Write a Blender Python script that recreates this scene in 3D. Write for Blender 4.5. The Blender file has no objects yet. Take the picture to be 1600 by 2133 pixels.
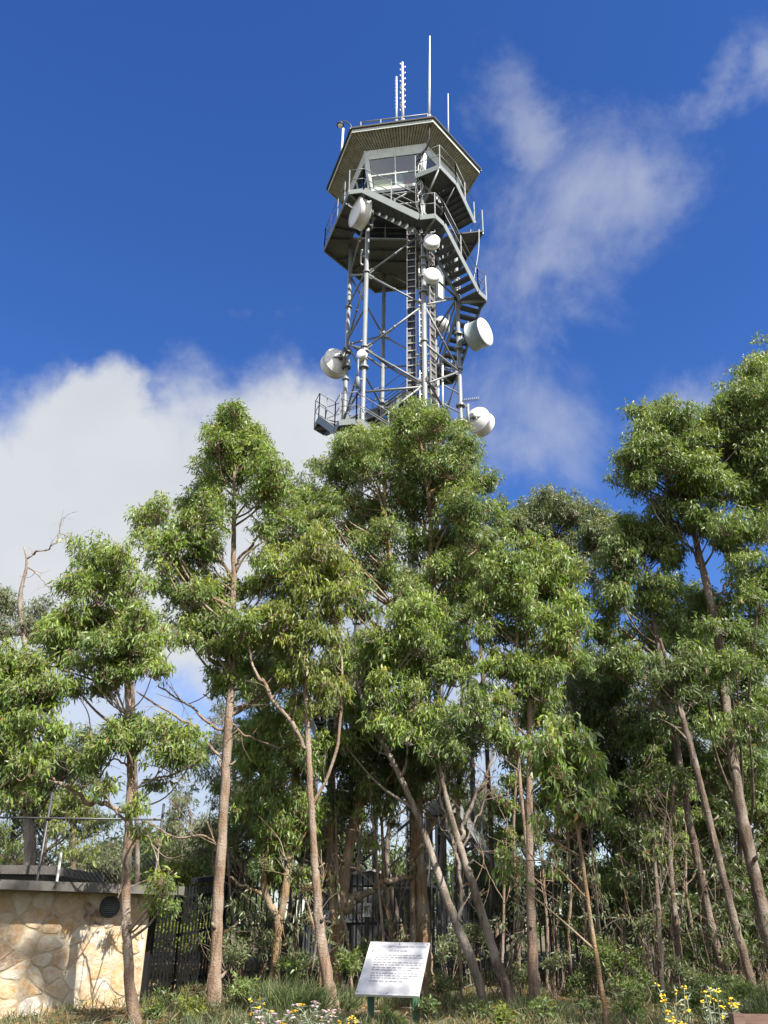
import bpy, math, random
import numpy as np
from mathutils import Vector

# ------------------------------------------------------------------ camera, sky, sun, exposure
scn = bpy.context.scene
COL = scn.collection
F = 1770.0                      # focal length in pixels of a 1600 x 2133 picture
TH = math.radians(26.0)         # the camera looks up
RO = math.radians(0.8)          # slight roll
EYE = 1.7
R0 = np.array([1, 0, 0.]); U0 = np.array([0, -math.sin(TH), math.cos(TH)]); FW = np.array([0, math.cos(TH), math.sin(TH)])
CR = math.cos(RO)*R0 + math.sin(RO)*U0
CU = -math.sin(RO)*R0 + math.cos(RO)*U0
CAM = np.array([0, 0, EYE])

def PD(px, py):
    return FW + (px-800)/F*CR + (1066.5-py)/F*CU
def P(px, py, Y):
    """the point measured at (px, py) of the photograph, Y metres ahead"""
    d = PD(px, py)
    return CAM + d*(Y/d[1])
def MPP(p):
    """metres per photo pixel at the point p"""
    return float((np.asarray(p)-CAM) @ FW)/F

cd = bpy.data.cameras.new('camera'); cam = bpy.data.objects.new('camera', cd); COL.objects.link(cam)
from mathutils import Matrix
mw = Matrix(((CR[0], CU[0], -FW[0], CAM[0]), (CR[1], CU[1], -FW[1], CAM[1]), (CR[2], CU[2], -FW[2], CAM[2]), (0, 0, 0, 1)))
cam.matrix_world = mw
cd.sensor_fit = 'VERTICAL'; cd.sensor_height = 36.0; cd.lens = F/2133*36.0
cd.clip_start = 0.05; cd.clip_end = 5000
scn.camera = cam

SUN_EL = math.radians(47); SUN_AZ = math.radians(40)     # azimuth measured to the right of straight behind the camera
SUNV = np.array([math.cos(SUN_EL)*math.sin(SUN_AZ), -math.cos(SUN_EL)*math.cos(SUN_AZ), math.sin(SUN_EL)])

world = bpy.data.worlds.new("World"); scn.world = world; world.use_nodes = True
WT = world.node_tree; WT.nodes.clear()
SKY_STRENGTH = 0.10
def wn(t, **kw):
    n = WT.nodes.new(t)
    for k, v in kw.items(): setattr(n, k, v)
    return n
def wl(a, b): WT.links.new(a, b)
def wmath(op, a, b=None, clamp=False):
    n = wn('ShaderNodeMath', operation=op); n.use_clamp = clamp
    for i, v in enumerate((a, b)):
        if v is None: continue
        if isinstance(v, (int, float)): n.inputs[i].default_value = v
        else: wl(v, n.inputs[i])
    return n.outputs[0]
def build_sky():
    out = wn('ShaderNodeOutputWorld'); bg = wn('ShaderNodeBackground')
    bg.inputs['Strength'].default_value = SKY_STRENGTH
    sky = wn('ShaderNodeTexSky', sky_type='NISHITA'); sky.sun_disc = False
    sky.sun_elevation = SUN_EL
    sky.sun_rotation = math.atan2(SUNV[0], SUNV[1])
    sky.air_density = 1.0; sky.dust_density = 0.2; sky.ozone_density = 3.0; sky.altitude = 700
    hsv = wn('ShaderNodeHueSaturation'); hsv.inputs['Saturation'].default_value = 1.27; hsv.inputs['Value'].default_value = 0.745; hsv.inputs['Hue'].default_value = 0.5155
    wl(sky.outputs[0], hsv.inputs['Color'])
    tc = wn('ShaderNodeTexCoord'); D = tc.outputs['Generated']
    wz = wn('ShaderNodeTexNoise'); wl(D, wz.inputs['Vector']); wz.inputs['Scale'].default_value = 5.5; wz.inputs['Detail'].default_value = 6; wz.inputs['Roughness'].default_value = 0.58
    wv = wn('ShaderNodeVectorMath', operation='SUBTRACT'); wl(wz.outputs['Color'], wv.inputs[0]); wv.inputs[1].default_value = (0.5, 0.5, 0.5)
    wm_ = wn('ShaderNodeVectorMath', operation='MULTIPLY_ADD'); wl(wv.outputs[0], wm_.inputs[0]); wm_.inputs[1].default_value = (0.24, 0.24, 0.24); wl(D, wm_.inputs[2])
    DW = wm_.outputs[0]                       # the direction, bent by turbulence
    def dot(v):
        n = wn('ShaderNodeVectorMath', operation='DOT_PRODUCT'); wl(DW, n.inputs[0]); n.inputs[1].default_value = [float(x) for x in v]
        return n.outputs['Value']
    def noise(scale, detail, rough, dist=0.0, off=(0, 0, 0), stretch=(1, 1, 1)):
        m = wn('ShaderNodeMapping'); wl(D, m.inputs['Vector']); m.inputs['Location'].default_value = off; m.inputs['Scale'].default_value = stretch
        n = wn('ShaderNodeTexNoise'); wl(m.outputs[0], n.inputs['Vector'])
        n.inputs['Scale'].default_value = scale; n.inputs['Detail'].default_value = detail; n.inputs['Roughness'].default_value = rough; n.inputs['Distortion'].default_value = dist
        c = wn('ShaderNodeMapRange'); c.clamp = False; wl(n.outputs['Fac'], c.inputs[0]); c.inputs[1].default_value = 0.3; c.inputs[2].default_value = 0.7
        return c.outputs[0]
    def blob(px, py, rx, ry, ang=0.0):
        """soft bump 1 - distance in the sky around one direction"""
        c = PD(px, py); c = c/np.linalg.norm(c)
        e1 = np.cross(c, [0, 0, 1.]); e1 /= np.linalg.norm(e1); e2 = np.cross(e1, c)
        a = math.radians(ang)
        f1 = math.cos(a)*e1+math.sin(a)*e2; f2 = -math.sin(a)*e1+math.cos(a)*e2
        s = math.cos(math.atan(math.hypot(px-800, py-1066)/F))
        x = wmath('MULTIPLY', dot(f1), F/(rx*s)); y = wmath('MULTIPLY', dot(f2), F/(ry*s))
        r = wmath('SQRT', wmath('ADD', wmath('MULTIPLY', x, x), wmath('MULTIPLY', y, y)))
        m = wmath('SUBTRACT', 1.0, r)
        front = wmath('GREATER_THAN', dot(c), 0.0)
        return wmath('ADD', wmath('MULTIPLY', m, front), wmath('MULTIPLY', wmath('SUBTRACT', front, 1.0), 2.0))
    def vmax(lst):
        o = lst[0]
        for l in lst[1:]: o = wmath('MAXIMUM', o, l)
        return o
    def ramp(v, a, b):
        n = wn('ShaderNodeMapRange', interpolation_type='SMOOTHSTEP'); wl(v, n.inputs[0])
        n.inputs[1].default_value = a; n.inputs[2].default_value = b
        return n.outputs[0]
    n1 = noise(7.0, 8, 0.56, 0.2); n2 = noise(6.0, 9, 0.62, 0.5, (3.1, 1.7, 0.4)); n3 = noise(2.2, 3, 0.5, 0.0, (0.3, 4.0, 2.0))
    # big low bank on the left
    big = vmax([blob(190, 1010, 330, 320), blob(-60, 1080, 330, 300), blob(470, 1030, 380, 370), blob(650, 1050, 300, 310), blob(190, 860, 150, 190), blob(200, 1270, 560, 260)])
    bank = wmath('ADD', big, wmath('MULTIPLY', wmath('SUBTRACT', n1, 0.5), 0.34))
    bankm = ramp(bank, 0.0, 0.5)
    # thin wisps on the right
    wisp = vmax([blob(1215, 430, 290, 270), blob(1110, 290, 120, 230, 10), blob(1330, 430, 150, 200, -25), blob(1160, 560, 240, 170)])
    wis2 = vmax([blob(1500, 150, 260, 110, 30), blob(1600, 130, 170, 230, 20)])
    wis3 = vmax([blob(1120, 900, 220, 260, 25), blob(1080, 960, 210, 170), blob(1460, 830, 190, 130, 20)])
    w = vmax([wisp, wmath('SUBTRACT', wis2, 0.34), wis3])
    ww = wmath('ADD', w, wmath('MULTIPLY', wmath('SUBTRACT', n2, 0.5), 0.85))
    wm = wmath('MULTIPLY', ramp(ww, 0.05, 1.2), 0.46)
    # low pale haze of broken cloud behind the trees
    low = vmax([blob(150, 1560, 420, 190), blob(900, 1560, 330, 300), blob(1400, 1550, 560, 300), blob(760, 1250, 260, 220), blob(600, 1740, 800, 200)])
    lowm = wmath('MULTIPLY', ramp(wmath('ADD', low, wmath('MULTIPLY', wmath('SUBTRACT', n1, 0.5), 0.6)), 0.0, 0.55), 0.8)
    # unseen broken cloud added behind the photographer, extra bright to fill the shadows
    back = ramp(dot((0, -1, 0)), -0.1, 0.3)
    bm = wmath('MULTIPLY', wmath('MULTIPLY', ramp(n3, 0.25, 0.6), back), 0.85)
    cover = vmax([bankm, wm, lowm])
    shade = noise(4.0, 4, 0.5, 0.0, (1.0, 2.0, 5.0))
    cmix = wn('ShaderNodeMix', data_type='RGBA'); wl(shade, cmix.inputs['Factor'])
    k = 0.275/SKY_STRENGTH
    cmix.inputs['A'].default_value = (0.84*k, 0.90*k, 1.00*k, 1); cmix.inputs['B'].default_value = (1.06*k, 1.09*k, 1.13*k, 1)
    mx = wn('ShaderNodeMix', data_type='RGBA'); wl(cover, mx.inputs['Factor']); wl(hsv.outputs[0], mx.inputs['A']); wl(cmix.outputs['Result'], mx.inputs['B'])
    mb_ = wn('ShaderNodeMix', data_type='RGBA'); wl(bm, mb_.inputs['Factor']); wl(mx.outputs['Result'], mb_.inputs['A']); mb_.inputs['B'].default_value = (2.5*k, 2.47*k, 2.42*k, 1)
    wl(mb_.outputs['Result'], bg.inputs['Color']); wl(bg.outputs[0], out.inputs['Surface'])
build_sky()

sl = bpy.data.lights.new('sun', 'SUN'); sl.energy = 5.0; sl.angle = math.radians(0.5); sl.color = (1.0, 0.94, 0.85)
so = bpy.data.objects.new('sun', sl); COL.objects.link(so)
so.rotation_euler = Vector(SUNV).to_track_quat('Z', 'Y').to_euler()

scn.view_settings.view_transform = 'Standard'; scn.view_settings.look = 'None'
scn.view_settings.exposure = 1.42; scn.view_settings.gamma = 1.0
cy = scn.cycles
cy.max_bounces = 7; cy.diffuse_bounces = 3; cy.glossy_bounces = 3; cy.transmission_bounces = 4; cy.transparent_max_bounces = 6
cy.caustics_reflective = False; cy.caustics_refractive = False

# ------------------------------------------------------------------ materials
MATS = {}
def newmat(name):
    m = bpy.data.materials.new(name); m.use_nodes = True; MATS[name] = m
    nt = m.node_tree; b = nt.nodes['Principled BSDF']
    return m, nt, b
def nd(nt, t, **kw):
    n = nt.nodes.new(t)
    for k, v in kw.items(): setattr(n, k, v)
    return n
def coord(nt, scale=(1, 1, 1), kind='Object'):
    tc = nd(nt, 'ShaderNodeTexCoord'); mp = nd(nt, 'ShaderNodeMapping'); mp.inputs['Scale'].default_value = scale
    nt.links.new(tc.outputs[kind], mp.inputs['Vector']); return mp.outputs[0]
def tnoise(nt, vec, scale, detail=5, rough=0.55, dist=0.0):
    n = nd(nt, 'ShaderNodeTexNoise'); nt.links.new(vec, n.inputs['Vector'])
    n.inputs['Scale'].default_value = scale; n.inputs['Detail'].default_value = detail; n.inputs['Roughness'].default_value = rough; n.inputs['Distortion'].default_value = dist
    return n.outputs['Fac']
def cramp(nt, fac, stops):
    n = nd(nt, 'ShaderNodeValToRGB'); nt.links.new(fac, n.inputs[0]); cr = n.color_ramp
    while len(cr.elements) < len(stops): cr.elements.new(0.5)
    for e, (p, c) in zip(cr.elements, stops): e.position = p; e.color = (c[0], c[1], c[2], 1)
    return n.outputs[0]
def mixc(nt, fac, a, b, mode='MIX'):
    n = nd(nt, 'ShaderNodeMix', data_type='RGBA', blend_type=mode)
    for s, v in (('Factor', fac), ('A', a), ('B', b)):
        if isinstance(v, (int, float)): n.inputs[s].default_value = v
        elif isinstance(v, tuple): n.inputs[s].default_value = (*v, 1)
        else: nt.links.new(v, n.inputs[s])
    return n.outputs['Result']
def bump(nt, b, h, strength=0.4, dist=0.02):
    n = nd(nt, 'ShaderNodeBump'); n.inputs['Strength'].default_value = strength; n.inputs['Distance'].default_value = dist
    nt.links.new(h, n.inputs['Height']); nt.links.new(n.outputs[0], b.inputs['Normal'])
def plain(name, c, rough=0.6, metal=0.0, var=0.25, scale=3.0, spec=0.5):
    m, nt, b = newmat(name)
    v = coord(nt); f = tnoise(nt, v, scale, 6, 0.65)
    lo = tuple(x*(1-var) for x in c); hi = tuple(min(1, x*(1+var)) for x in c)
    nt.links.new(cramp(nt, f, [(0.3, lo), (0.7, hi)]), b.inputs['Base Color'])
    b.inputs['Roughness'].default_value = rough; b.inputs['Metallic'].default_value = metal; b.inputs['Specular IOR Level'].default_value = spec
    return m
def streaked(name, c, dirt, rough=0.5, metal=0.0, amt=0.62):
    """paint or galvanising with rust and dirt streaks running down"""
    m, nt, b = newmat(name)
    f = tnoise(nt, coord(nt, (6, 6, 0.8)), 1.6, 7, 0.7); g = tnoise(nt, coord(nt), 5, 6, 0.6)
    base = cramp(nt, g, [(0.3, tuple(x*0.84 for x in c)), (0.72, tuple(min(1, x*1.08) for x in c))])
    k = cramp(nt, f, [(amt, (0, 0, 0)), (amt+0.14, (1, 1, 1))])
    nt.links.new(mixc(nt, k, base, dirt), b.inputs['Base Color'])
    b.inputs['Roughness'].default_value = rough; b.inputs['Metallic'].default_value = metal
    return m
streaked('galvanised', (0.175, 0.19, 0.195), (0.11, 0.085, 0.06), 0.5, 0.15, 0.57)
plain('ladder_alloy', (0.34, 0.335, 0.32), 0.5, 0.3, 0.2, 2.0)
plain('deck_plate', (0.085, 0.092, 0.100), 0.6, 0.2, 0.3, 1.5)
plain('stringer_paint', (0.175, 0.195, 0.192), 0.5, 0.1, 0.12, 2.0)
streaked('white_paint', (0.52, 0.56, 0.54), (0.42, 0.38, 0.30), 0.5, 0.0, 0.60)
plain('fascia_paint', (0.48, 0.52, 0.50), 0.45, 0.0, 0.08, 2.0)
plain('gutter_dark', (0.045, 0.042, 0.04), 0.5, 0.0, 0.2, 2.0)
plain('roof_metal', (0.20, 0.23, 0.20), 0.5, 0.3, 0.25, 2.0)
plain('soffit_board', (0.23, 0.225, 0.18), 0.7, 0.0, 0.3, 4.0)
streaked('dish_white', (0.62, 0.62, 0.61), (0.34, 0.30, 0.22), 0.4, 0.0, 0.60)
plain('radome', (0.66, 0.67, 0.69), 0.35, 0.0, 0.03, 1.5)
plain('drum_grey', (0.24, 0.29, 0.31), 0.45, 0.1, 0.12, 2.0)
plain('black_cable', (0.018, 0.018, 0.02), 0.5, 0.0, 0.2)
plain('dark_bracket', (0.10, 0.10, 0.09), 0.5, 0.4, 0.4, 8.0)
plain('antenna_white', (0.5, 0.5, 0.49), 0.45, 0.0, 0.1, 4.0)
plain('cream_board', (0.66, 0.67, 0.36), 0.6, 0.0, 0.05)
plain('room_dark', (0.10, 0.11, 0.11), 0.8, 0.0, 0.3)
plain('bottle_blue', (0.25, 0.42, 0.55), 0.2, 0.0, 0.1)
plain('red_plastic', (0.5, 0.04, 0.03), 0.4, 0.0, 0.1)
plain('fence_black', (0.012, 0.012, 0.013), 0.5, 0.2, 0.3)
plain('hut_wall', (0.045, 0.05, 0.058), 0.55, 0.2, 0.2, 1.0)
plain('hut_roof', (0.26, 0.26, 0.26), 0.6, 0.2, 0.2, 1.5)
plain('concrete', (0.085, 0.078, 0.07), 0.9, 0.0, 0.45, 4.0)
plain('pipe_dark', (0.06, 0.06, 0.065), 0.45, 0.4, 0.3)
plain('chain_wire', (0.09, 0.095, 0.095), 0.5, 0.5, 0.1)
plain('vent_black', (0.02, 0.025, 0.022), 0.6, 0.0, 0.3, 20.)
plain('sign_white', (0.46, 0.46, 0.48), 0.4, 0.0, 0.03, 5.0)
plain('plate_grey', (0.55, 0.57, 0.56), 0.5, 0.0, 0.1, 8.0)
plain('sign_yellow', (0.45, 0.36, 0.03), 0.5, 0.0, 0.15, 12.0)
plain('sign_ink', (0.10, 0.10, 0.12), 0.6, 0.0, 0.1)
plain('sign_ink_pale', (0.23, 0.23, 0.25), 0.6, 0.0, 0.1)
plain('sign_green', (0.022, 0.075, 0.048), 0.5, 0.0, 0.2)
plain('petal_yellow', (0.72, 0.44, 0.02), 0.6, 0.0, 0.25, 30.)
plain('petal_pale', (0.66, 0.50, 0.53), 0.7, 0.0, 0.2, 30.)
plain('stem_grey', (0.22, 0.24, 0.16), 0.7, 0.0, 0.25, 20.)
plain('building_far', (0.62, 0.60, 0.60), 0.7, 0.0, 0.1)
def mat_timber():
    m, nt, b = newmat('bench_timber')
    f = tnoise(nt, coord(nt, (1.2, 9, 9)), 5, 8, 0.65)
    nt.links.new(cramp(nt, f, [(0.25, (0.06, 0.035, 0.024)), (0.75, (0.15, 0.09, 0.065))]), b.inputs['Base Color'])
    b.inputs['Roughness'].default_value = 0.55; bump(nt, b, f, 0.3, 0.004)
mat_timber()
def mat_glass():
    m, nt, b = newmat('window_glass')
    nt.nodes.remove(b); out = nt.nodes['Material Output']
    tr = nd(nt, 'ShaderNodeBsdfTransparent'); tr.inputs[0].default_value = (0.55, 0.63, 0.61, 1)
    gl = nd(nt, 'ShaderNodeBsdfGlossy'); gl.inputs['Roughness'].default_value = 0.03
    f = tnoise(nt, coord(nt), 1.3, 2, 0.5); bp = nd(nt, 'ShaderNodeBump'); bp.inputs['Strength'].default_value = 0.06; bp.inputs['Distance'].default_value = 0.05
    nt.links.new(f, bp.inputs['Height']); nt.links.new(bp.outputs[0], gl.inputs['Normal'])
    mx = nd(nt, 'ShaderNodeMixShader'); mx.inputs[0].default_value = 0.16; nt.links.new(tr.outputs[0], mx.inputs[1]); nt.links.new(gl.outputs[0], mx.inputs[2])
    nt.links.new(mx.outputs[0], out.inputs['Surface'])
mat_glass()
def mat_bark(name, dark, mid, light, sc=1.0):
    m, nt, b = newmat(name)
    v = coord(nt, (9*sc, 9*sc, 1.1*sc)); f = tnoise(nt, v, 2.2, 8, 0.68, 0.6); g = tnoise(nt, coord(nt, (1, 1, 0.7)), 2.3, 5, 0.6, 0.4); h = tnoise(nt, coord(nt), 40, 3, 0.6)
    c1 = cramp(nt, f, [(0.30, dark), (0.46, mid), (0.72, light)])
    k = cramp(nt, g, [(0.47, (0, 0, 0)), (0.62, (1, 1, 1))])
    c2 = mixc(nt, k, c1, mixc(nt, 0.5, tuple(c*1.05 for c in light), (0.25, 0.235, 0.205)))
    c3 = mixc(nt, cramp(nt, tnoise(nt, coord(nt, (2, 2, 0.5)), 1.9, 6, 0.7), [(0.55, (0, 0, 0)), (0.68, (1, 1, 1))]), c2, dark)
    nt.links.new(c3, b.inputs['Base Color']); b.inputs['Roughness'].default_value = 0.85; b.inputs['Specular IOR Level'].default_value = 0.2
    ad = nd(nt, 'ShaderNodeMath', operation='ADD'); nt.links.new(f, ad.inputs[0]); nt.links.new(h, ad.inputs[1])
    bump(nt, b, ad.outputs[0], 0.8, 0.03)
mat_bark('bark_pale', (0.075, 0.05, 0.036), (0.185, 0.128, 0.09), (0.27, 0.195, 0.14))
mat_bark('bark_orange', (0.07, 0.04, 0.024), (0.185, 0.12, 0.066), (0.30, 0.215, 0.125))
mat_bark('bark_dark', (0.036, 0.026, 0.02), (0.10, 0.073, 0.054), (0.19, 0.14, 0.105))
mat_bark('bark_grey', (0.08, 0.062, 0.05), (0.18, 0.145, 0.115), (0.28, 0.235, 0.195))

def mat_leaf(name, a, b_, young, trans=0.40, rough=0.46, dead=(0.30, 0.14, 0.05)):
    m, nt, b = newmat(name)
    at = nd(nt, 'ShaderNodeAttribute', attribute_name='leaf'); sp = nd(nt, 'ShaderNodeSeparateColor'); nt.links.new(at.outputs['Color'], sp.inputs[0])
    c = mixc(nt, sp.outputs[0], a, b_)
    c = mixc(nt, sp.outputs[1], c, young)
    c = mixc(nt, sp.outputs[2], c, dead)
    geo = nd(nt, 'ShaderNodeNewGeometry')
    c2 = mixc(nt, geo.outputs['Backfacing'], c, mixc(nt, 0.45, c, (0.16, 0.19, 0.13)))
    nt.links.new(c2, b.inputs['Base Color']); b.inputs['Roughness'].default_value = rough; b.inputs['Specular IOR Level'].default_value = 0.4
    tl = nd(nt, 'ShaderNodeBsdfTranslucent'); nt.links.new(mixc(nt, 1.0, c, (1.0, 1.15, 0.45), 'MULTIPLY'), tl.inputs['Color'])
    mx = nd(nt, 'ShaderNodeMixShader'); mx.inputs[0].default_value = trans
    out = nt.nodes['Material Output']
    nt.links.new(b.outputs[0], mx.inputs[1]); nt.links.new(tl.outputs[0], mx.inputs[2]); nt.links.new(mx.outputs[0], out.inputs['Surface'])
mat_leaf('leaf_bright', (0.100, 0.168, 0.034), (0.208, 0.302, 0.050), (0.42, 0.41, 0.05))
mat_leaf('leaf_mid', (0.092, 0.150, 0.040), (0.190, 0.265, 0.058), (0.36, 0.36, 0.055))
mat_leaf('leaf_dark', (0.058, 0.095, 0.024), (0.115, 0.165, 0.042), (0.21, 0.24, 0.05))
mat_leaf('leaf_grey', (0.105, 0.135, 0.065), (0.180, 0.210, 0.100), (0.24, 0.26, 0.09))
mat_leaf('leaf_yellowgreen', (0.13, 0.18, 0.022), (0.24, 0.28, 0.034), (0.36, 0.34, 0.05))
mat_leaf('leaf_silver', (0.16, 0.20, 0.14), (0.28, 0.32, 0.24), (0.30, 0.33, 0.20), 0.2, 0.6)
mat_leaf('grass_blade', (0.032, 0.062, 0.013), (0.075, 0.120, 0.024), (0.17, 0.155, 0.06), 0.3, 0.6, (0.34, 0.26, 0.14))
def mat_ground():
    m, nt, b = newmat('soil')
    v = coord(nt); f = tnoise(nt, v, 1.1, 8, 0.65); g = tnoise(nt, v, 9, 6, 0.7)
    c = cramp(nt, f, [(0.3, (0.035, 0.045, 0.018)), (0.5, (0.075, 0.07, 0.035)), (0.7, (0.15, 0.12, 0.07))])
    nt.links.new(mixc(nt, cramp(nt, g, [(0.4, (0, 0, 0)), (0.7, (0.6, 0.6, 0.6))]), c, (0.10, 0.07, 0.045)), b.inputs['Base Color'])
    b.inputs['Roughness'].default_value = 0.95; bump(nt, b, g, 0.8, 0.05)
mat_ground()
def mat_stone():
    m, nt, b = newmat('mortar')
    f = tnoise(nt, coord(nt), 9, 8, 0.7); g = tnoise(nt, coord(nt), 1.4, 5, 0.6)
    nt.links.new(mixc(nt, cramp(nt, g, [(0.4, (0, 0, 0)), (0.66, (.7, .7, .7))]), cramp(nt, f, [(0.3, (0.27, 0.22, 0.15)), (0.7, (0.38, 0.33, 0.24))]), (0.31, 0.22, 0.12)), b.inputs['Base Color'])
    b.inputs['Roughness'].default_value = 0.95; bump(nt, b, f, 0.8, 0.02)
    m, nt, b = newmat('rubble_stone')
    at = nd(nt, 'ShaderNodeAttribute', attribute_name='leaf'); sp = nd(nt, 'ShaderNodeSeparateColor'); nt.links.new(at.outputs['Color'], sp.inputs[0])
    st = cramp(nt, sp.outputs[0], [(0.0, (0.36, 0.30, 0.22)), (0.22, (0.45, 0.40, 0.32)), (0.42, (0.34, 0.22, 0.10)), (0.6, (0.42, 0.36, 0.28)), (0.8, (0.29, 0.19, 0.10)), (0.94, (0.11, 0.065, 0.05)), (1.0, (0.47, 0.44, 0.40))])
    st.node.color_ramp.interpolation = 'LINEAR'
    f = tnoise(nt, coord(nt), 9, 9, 0.7, 0.6); rust = tnoise(nt, coord(nt, (1, 1, 1.6)), 3.2, 7, 0.65, 1.0); sp2 = tnoise(nt, coord(nt), 26, 6, 0.75, 1.0)
    c = mixc(nt, cramp(nt, rust, [(0.46, (0, 0, 0)), (0.62, (.75, .75, .75))]), st, (0.35, 0.20, 0.065))
    c = mixc(nt, cramp(nt, f, [(0.42, (0, 0, 0)), (0.62, (.5, .5, .5))]), c, (0.47, 0.43, 0.36))
    c = mixc(nt, cramp(nt, sp2, [(0.58, (0, 0, 0)), (0.72, (.65, .65, .65))]), c, (0.15, 0.10, 0.06))
    nt.links.new(c, b.inputs['Base Color']); b.inputs['Roughness'].default_value = 0.9; bump(nt, b, f, 0.9, 0.02)
mat_stone()

# ------------------------------------------------------------------ mesh helpers
ROOT = {}
def nrm(v):
    v = np.asarray(v, float); l = np.linalg.norm(v)
    return v/l if l > 1e-12 else v
class MB:
    def __init__(s): s.v = []; s.f = []; s.n = 0; s.sm = []
    def add(s, verts, faces, smooth=False):
        verts = np.asarray(verts, float).reshape(-1, 3)
        for f in faces: s.f.append([i+s.n for i in f]); s.sm.append(smooth)
        s.v.append(verts); s.n += len(verts); return s
    def box(s, c, ax, ay, az, sx, sy, sz):
        """box centred on c with half sizes along unit axes"""
        c = np.asarray(c, float); ax, ay, az = (np.asarray(a, float) for a in (ax, ay, az))
        v = [c+i*sx*ax+j*sy*ay+k*sz*az for k in (-1, 1) for j in (-1, 1) for i in (-1, 1)]
        return s.add(v, [(0, 2, 3, 1), (4, 5, 7, 6), (0, 1, 5, 4), (2, 6, 7, 3), (0, 4, 6, 2), (1, 3, 7, 5)])
    def abox(s, lo, hi):
        lo = np.asarray(lo, float); hi = np.asarray(hi, float)
        return s.box((lo+hi)/2, (1, 0, 0), (0, 1, 0), (0, 0, 1), *((hi-lo)/2))
    def bar(s, a, b, w, h, up=(0, 0, 1)):
        a = np.asarray(a, float); b = np.asarray(b, float); d = nrm(b-a)
        x = np.cross(d, up)
        x = nrm(x) if np.linalg.norm(x) > 1e-4 else np.array([1., 0, 0])
        z = np.cross(x, d)
        return s.box((a+b)/2, x, d, z, w/2, np.linalg.norm(b-a)/2, h/2)
    def tube(s, path, rad, n=8, cap=True, smooth=True):
        p = np.asarray(path, float); m = len(p)
        r = np.full(m, rad, float) if np.isscalar(rad) else np.asarray(rad, float)
        t = np.gradient(p, axis=0); t /= np.maximum(np.linalg.norm(t, axis=1, keepdims=True), 1e-9)
        ref = np.array([0., 0, 1]) if abs(t[0, 2]) < 0.9 else np.array([1., 0, 0])
        u = nrm(np.cross(ref, t[0])); out = []
        an = np.linspace(0, 2*math.pi, n, endpoint=False)
        for i in range(m):
            u = nrm(u - (u@t[i])*t[i]); w = np.cross(t[i], u)
            out.append(p[i]+r[i]*(np.outer(np.cos(an), u)+np.outer(np.sin(an), w)))
        v = np.concatenate(out); fs = []
        for i in range(m-1):
            for j in range(n):
                k = (j+1) % n
                fs.append((i*n+j, i*n+k, (i+1)*n+k, (i+1)*n+j))
        s.add(v, fs, smooth)
        if cap:
            b = s.n-len(v)
            s.f.append([b+j for j in range(n)][::-1]); s.sm.append(False)
            s.f.append([b+(m-1)*n+j for j in range(n)]); s.sm.append(False)
        return s
    def prism(s, poly, z0, z1):
        """vertical prism over a list of (x, y)"""
        n = len(poly); v = [(x, y, z0) for x, y in poly]+[(x, y, z1) for x, y in poly]
        return s.add(v, [tuple(range(n))[::-1], tuple(range(n, 2*n))]+[(i, (i+1) % n, n+(i+1) % n, n+i) for i in range(n)])
    def slab(s, quad, t):
        """a polygon given by 3D points, thickened by t along its normal"""
        q = np.asarray(quad, float); nn = nrm(np.cross(q[1]-q[0], q[2]-q[0])); n = len(q)
        v = np.concatenate([q-nn*t/2, q+nn*t/2])
        return s.add(v, [tuple(range(n))[::-1], tuple(range(n, 2*n))]+[(i, (i+1) % n, n+(i+1) % n, n+i) for i in range(n)])
    def lathe(s, org, axis, prof, n=32, smooth=True):
        """profile of (distance along axis, radius)"""
        ax = nrm(axis); ref = np.array([0, 0, 1.]) if abs(ax[2]) < 0.9 else np.array([1., 0, 0])
        u = nrm(np.cross(ref, ax)); w = np.cross(ax, u); an = np.linspace(0, 2*math.pi, n, endpoint=False)
        v = np.concatenate([np.asarray(org)+a*ax+r*(np.outer(np.cos(an), u)+np.outer(np.sin(an), w)) for a, r in prof]); fs = []
        for i in range(len(prof)-1):
            for j in range(n):
                k = (j+1) % n; fs.append((i*n+j, i*n+k, (i+1)*n+k, (i+1)*n+j))
        return s.add(v, fs, smooth)
    def build(s, name, mat, parent=None, loc=None):
        if parent is not None: o_ = ROOT[parent.name]
        else: o_ = np.asarray(loc if loc is not None else (0, 0, 0), float)
        me = bpy.data.meshes.new(name)
        v = (np.concatenate(s.v)-o_)
        me.from_pydata(v.tolist(), [], s.f)
        me.polygons.foreach_set('use_smooth', s.sm)
        me.materials.append(MATS[mat]); me.update()
        ob = bpy.data.objects.new(name, me); COL.objects.link(ob)
        if parent is not None: ob.parent = parent; ROOT[ob.name] = o_
        else: ob.location = o_; ROOT[ob.name] = o_
        return ob
def tag(o, label, cat, group=None, kind=None):
    o['label'] = label; o['category'] = cat
    if group: o['group'] = group
    if kind: o['kind'] = kind
    return o
def thing(name, label, cat, loc, group=None):
    o = bpy.data.objects.new(name, None); COL.objects.link(o); o.location = [float(x) for x in loc]; o.empty_display_size = 0.3
    ROOT[o.name] = np.asarray(loc, float)
    return tag(o, label, cat, group)
def catmull(pts, k=6):
    p = np.asarray(pts, float)
    if len(p) < 3:
        t = np.linspace(0, 1, k+1)[:, None]; return p[0]*(1-t)+p[-1]*t
    q = np.concatenate([[2*p[0]-p[1]], p, [2*p[-1]-p[-2]]]); out = []
    for i in range(1, len(q)-2):
        for t in np.linspace(0, 1, k, endpoint=False):
            a, b, c, d = q[i-1], q[i], q[i+1], q[i+2]
            out.append(0.5*((2*b)+(-a+c)*t+(2*a-5*b+4*c-d)*t*t+(-a+3*b-3*c+d)*t**3))
    out.append(p[-1]); return np.array(out)

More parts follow.
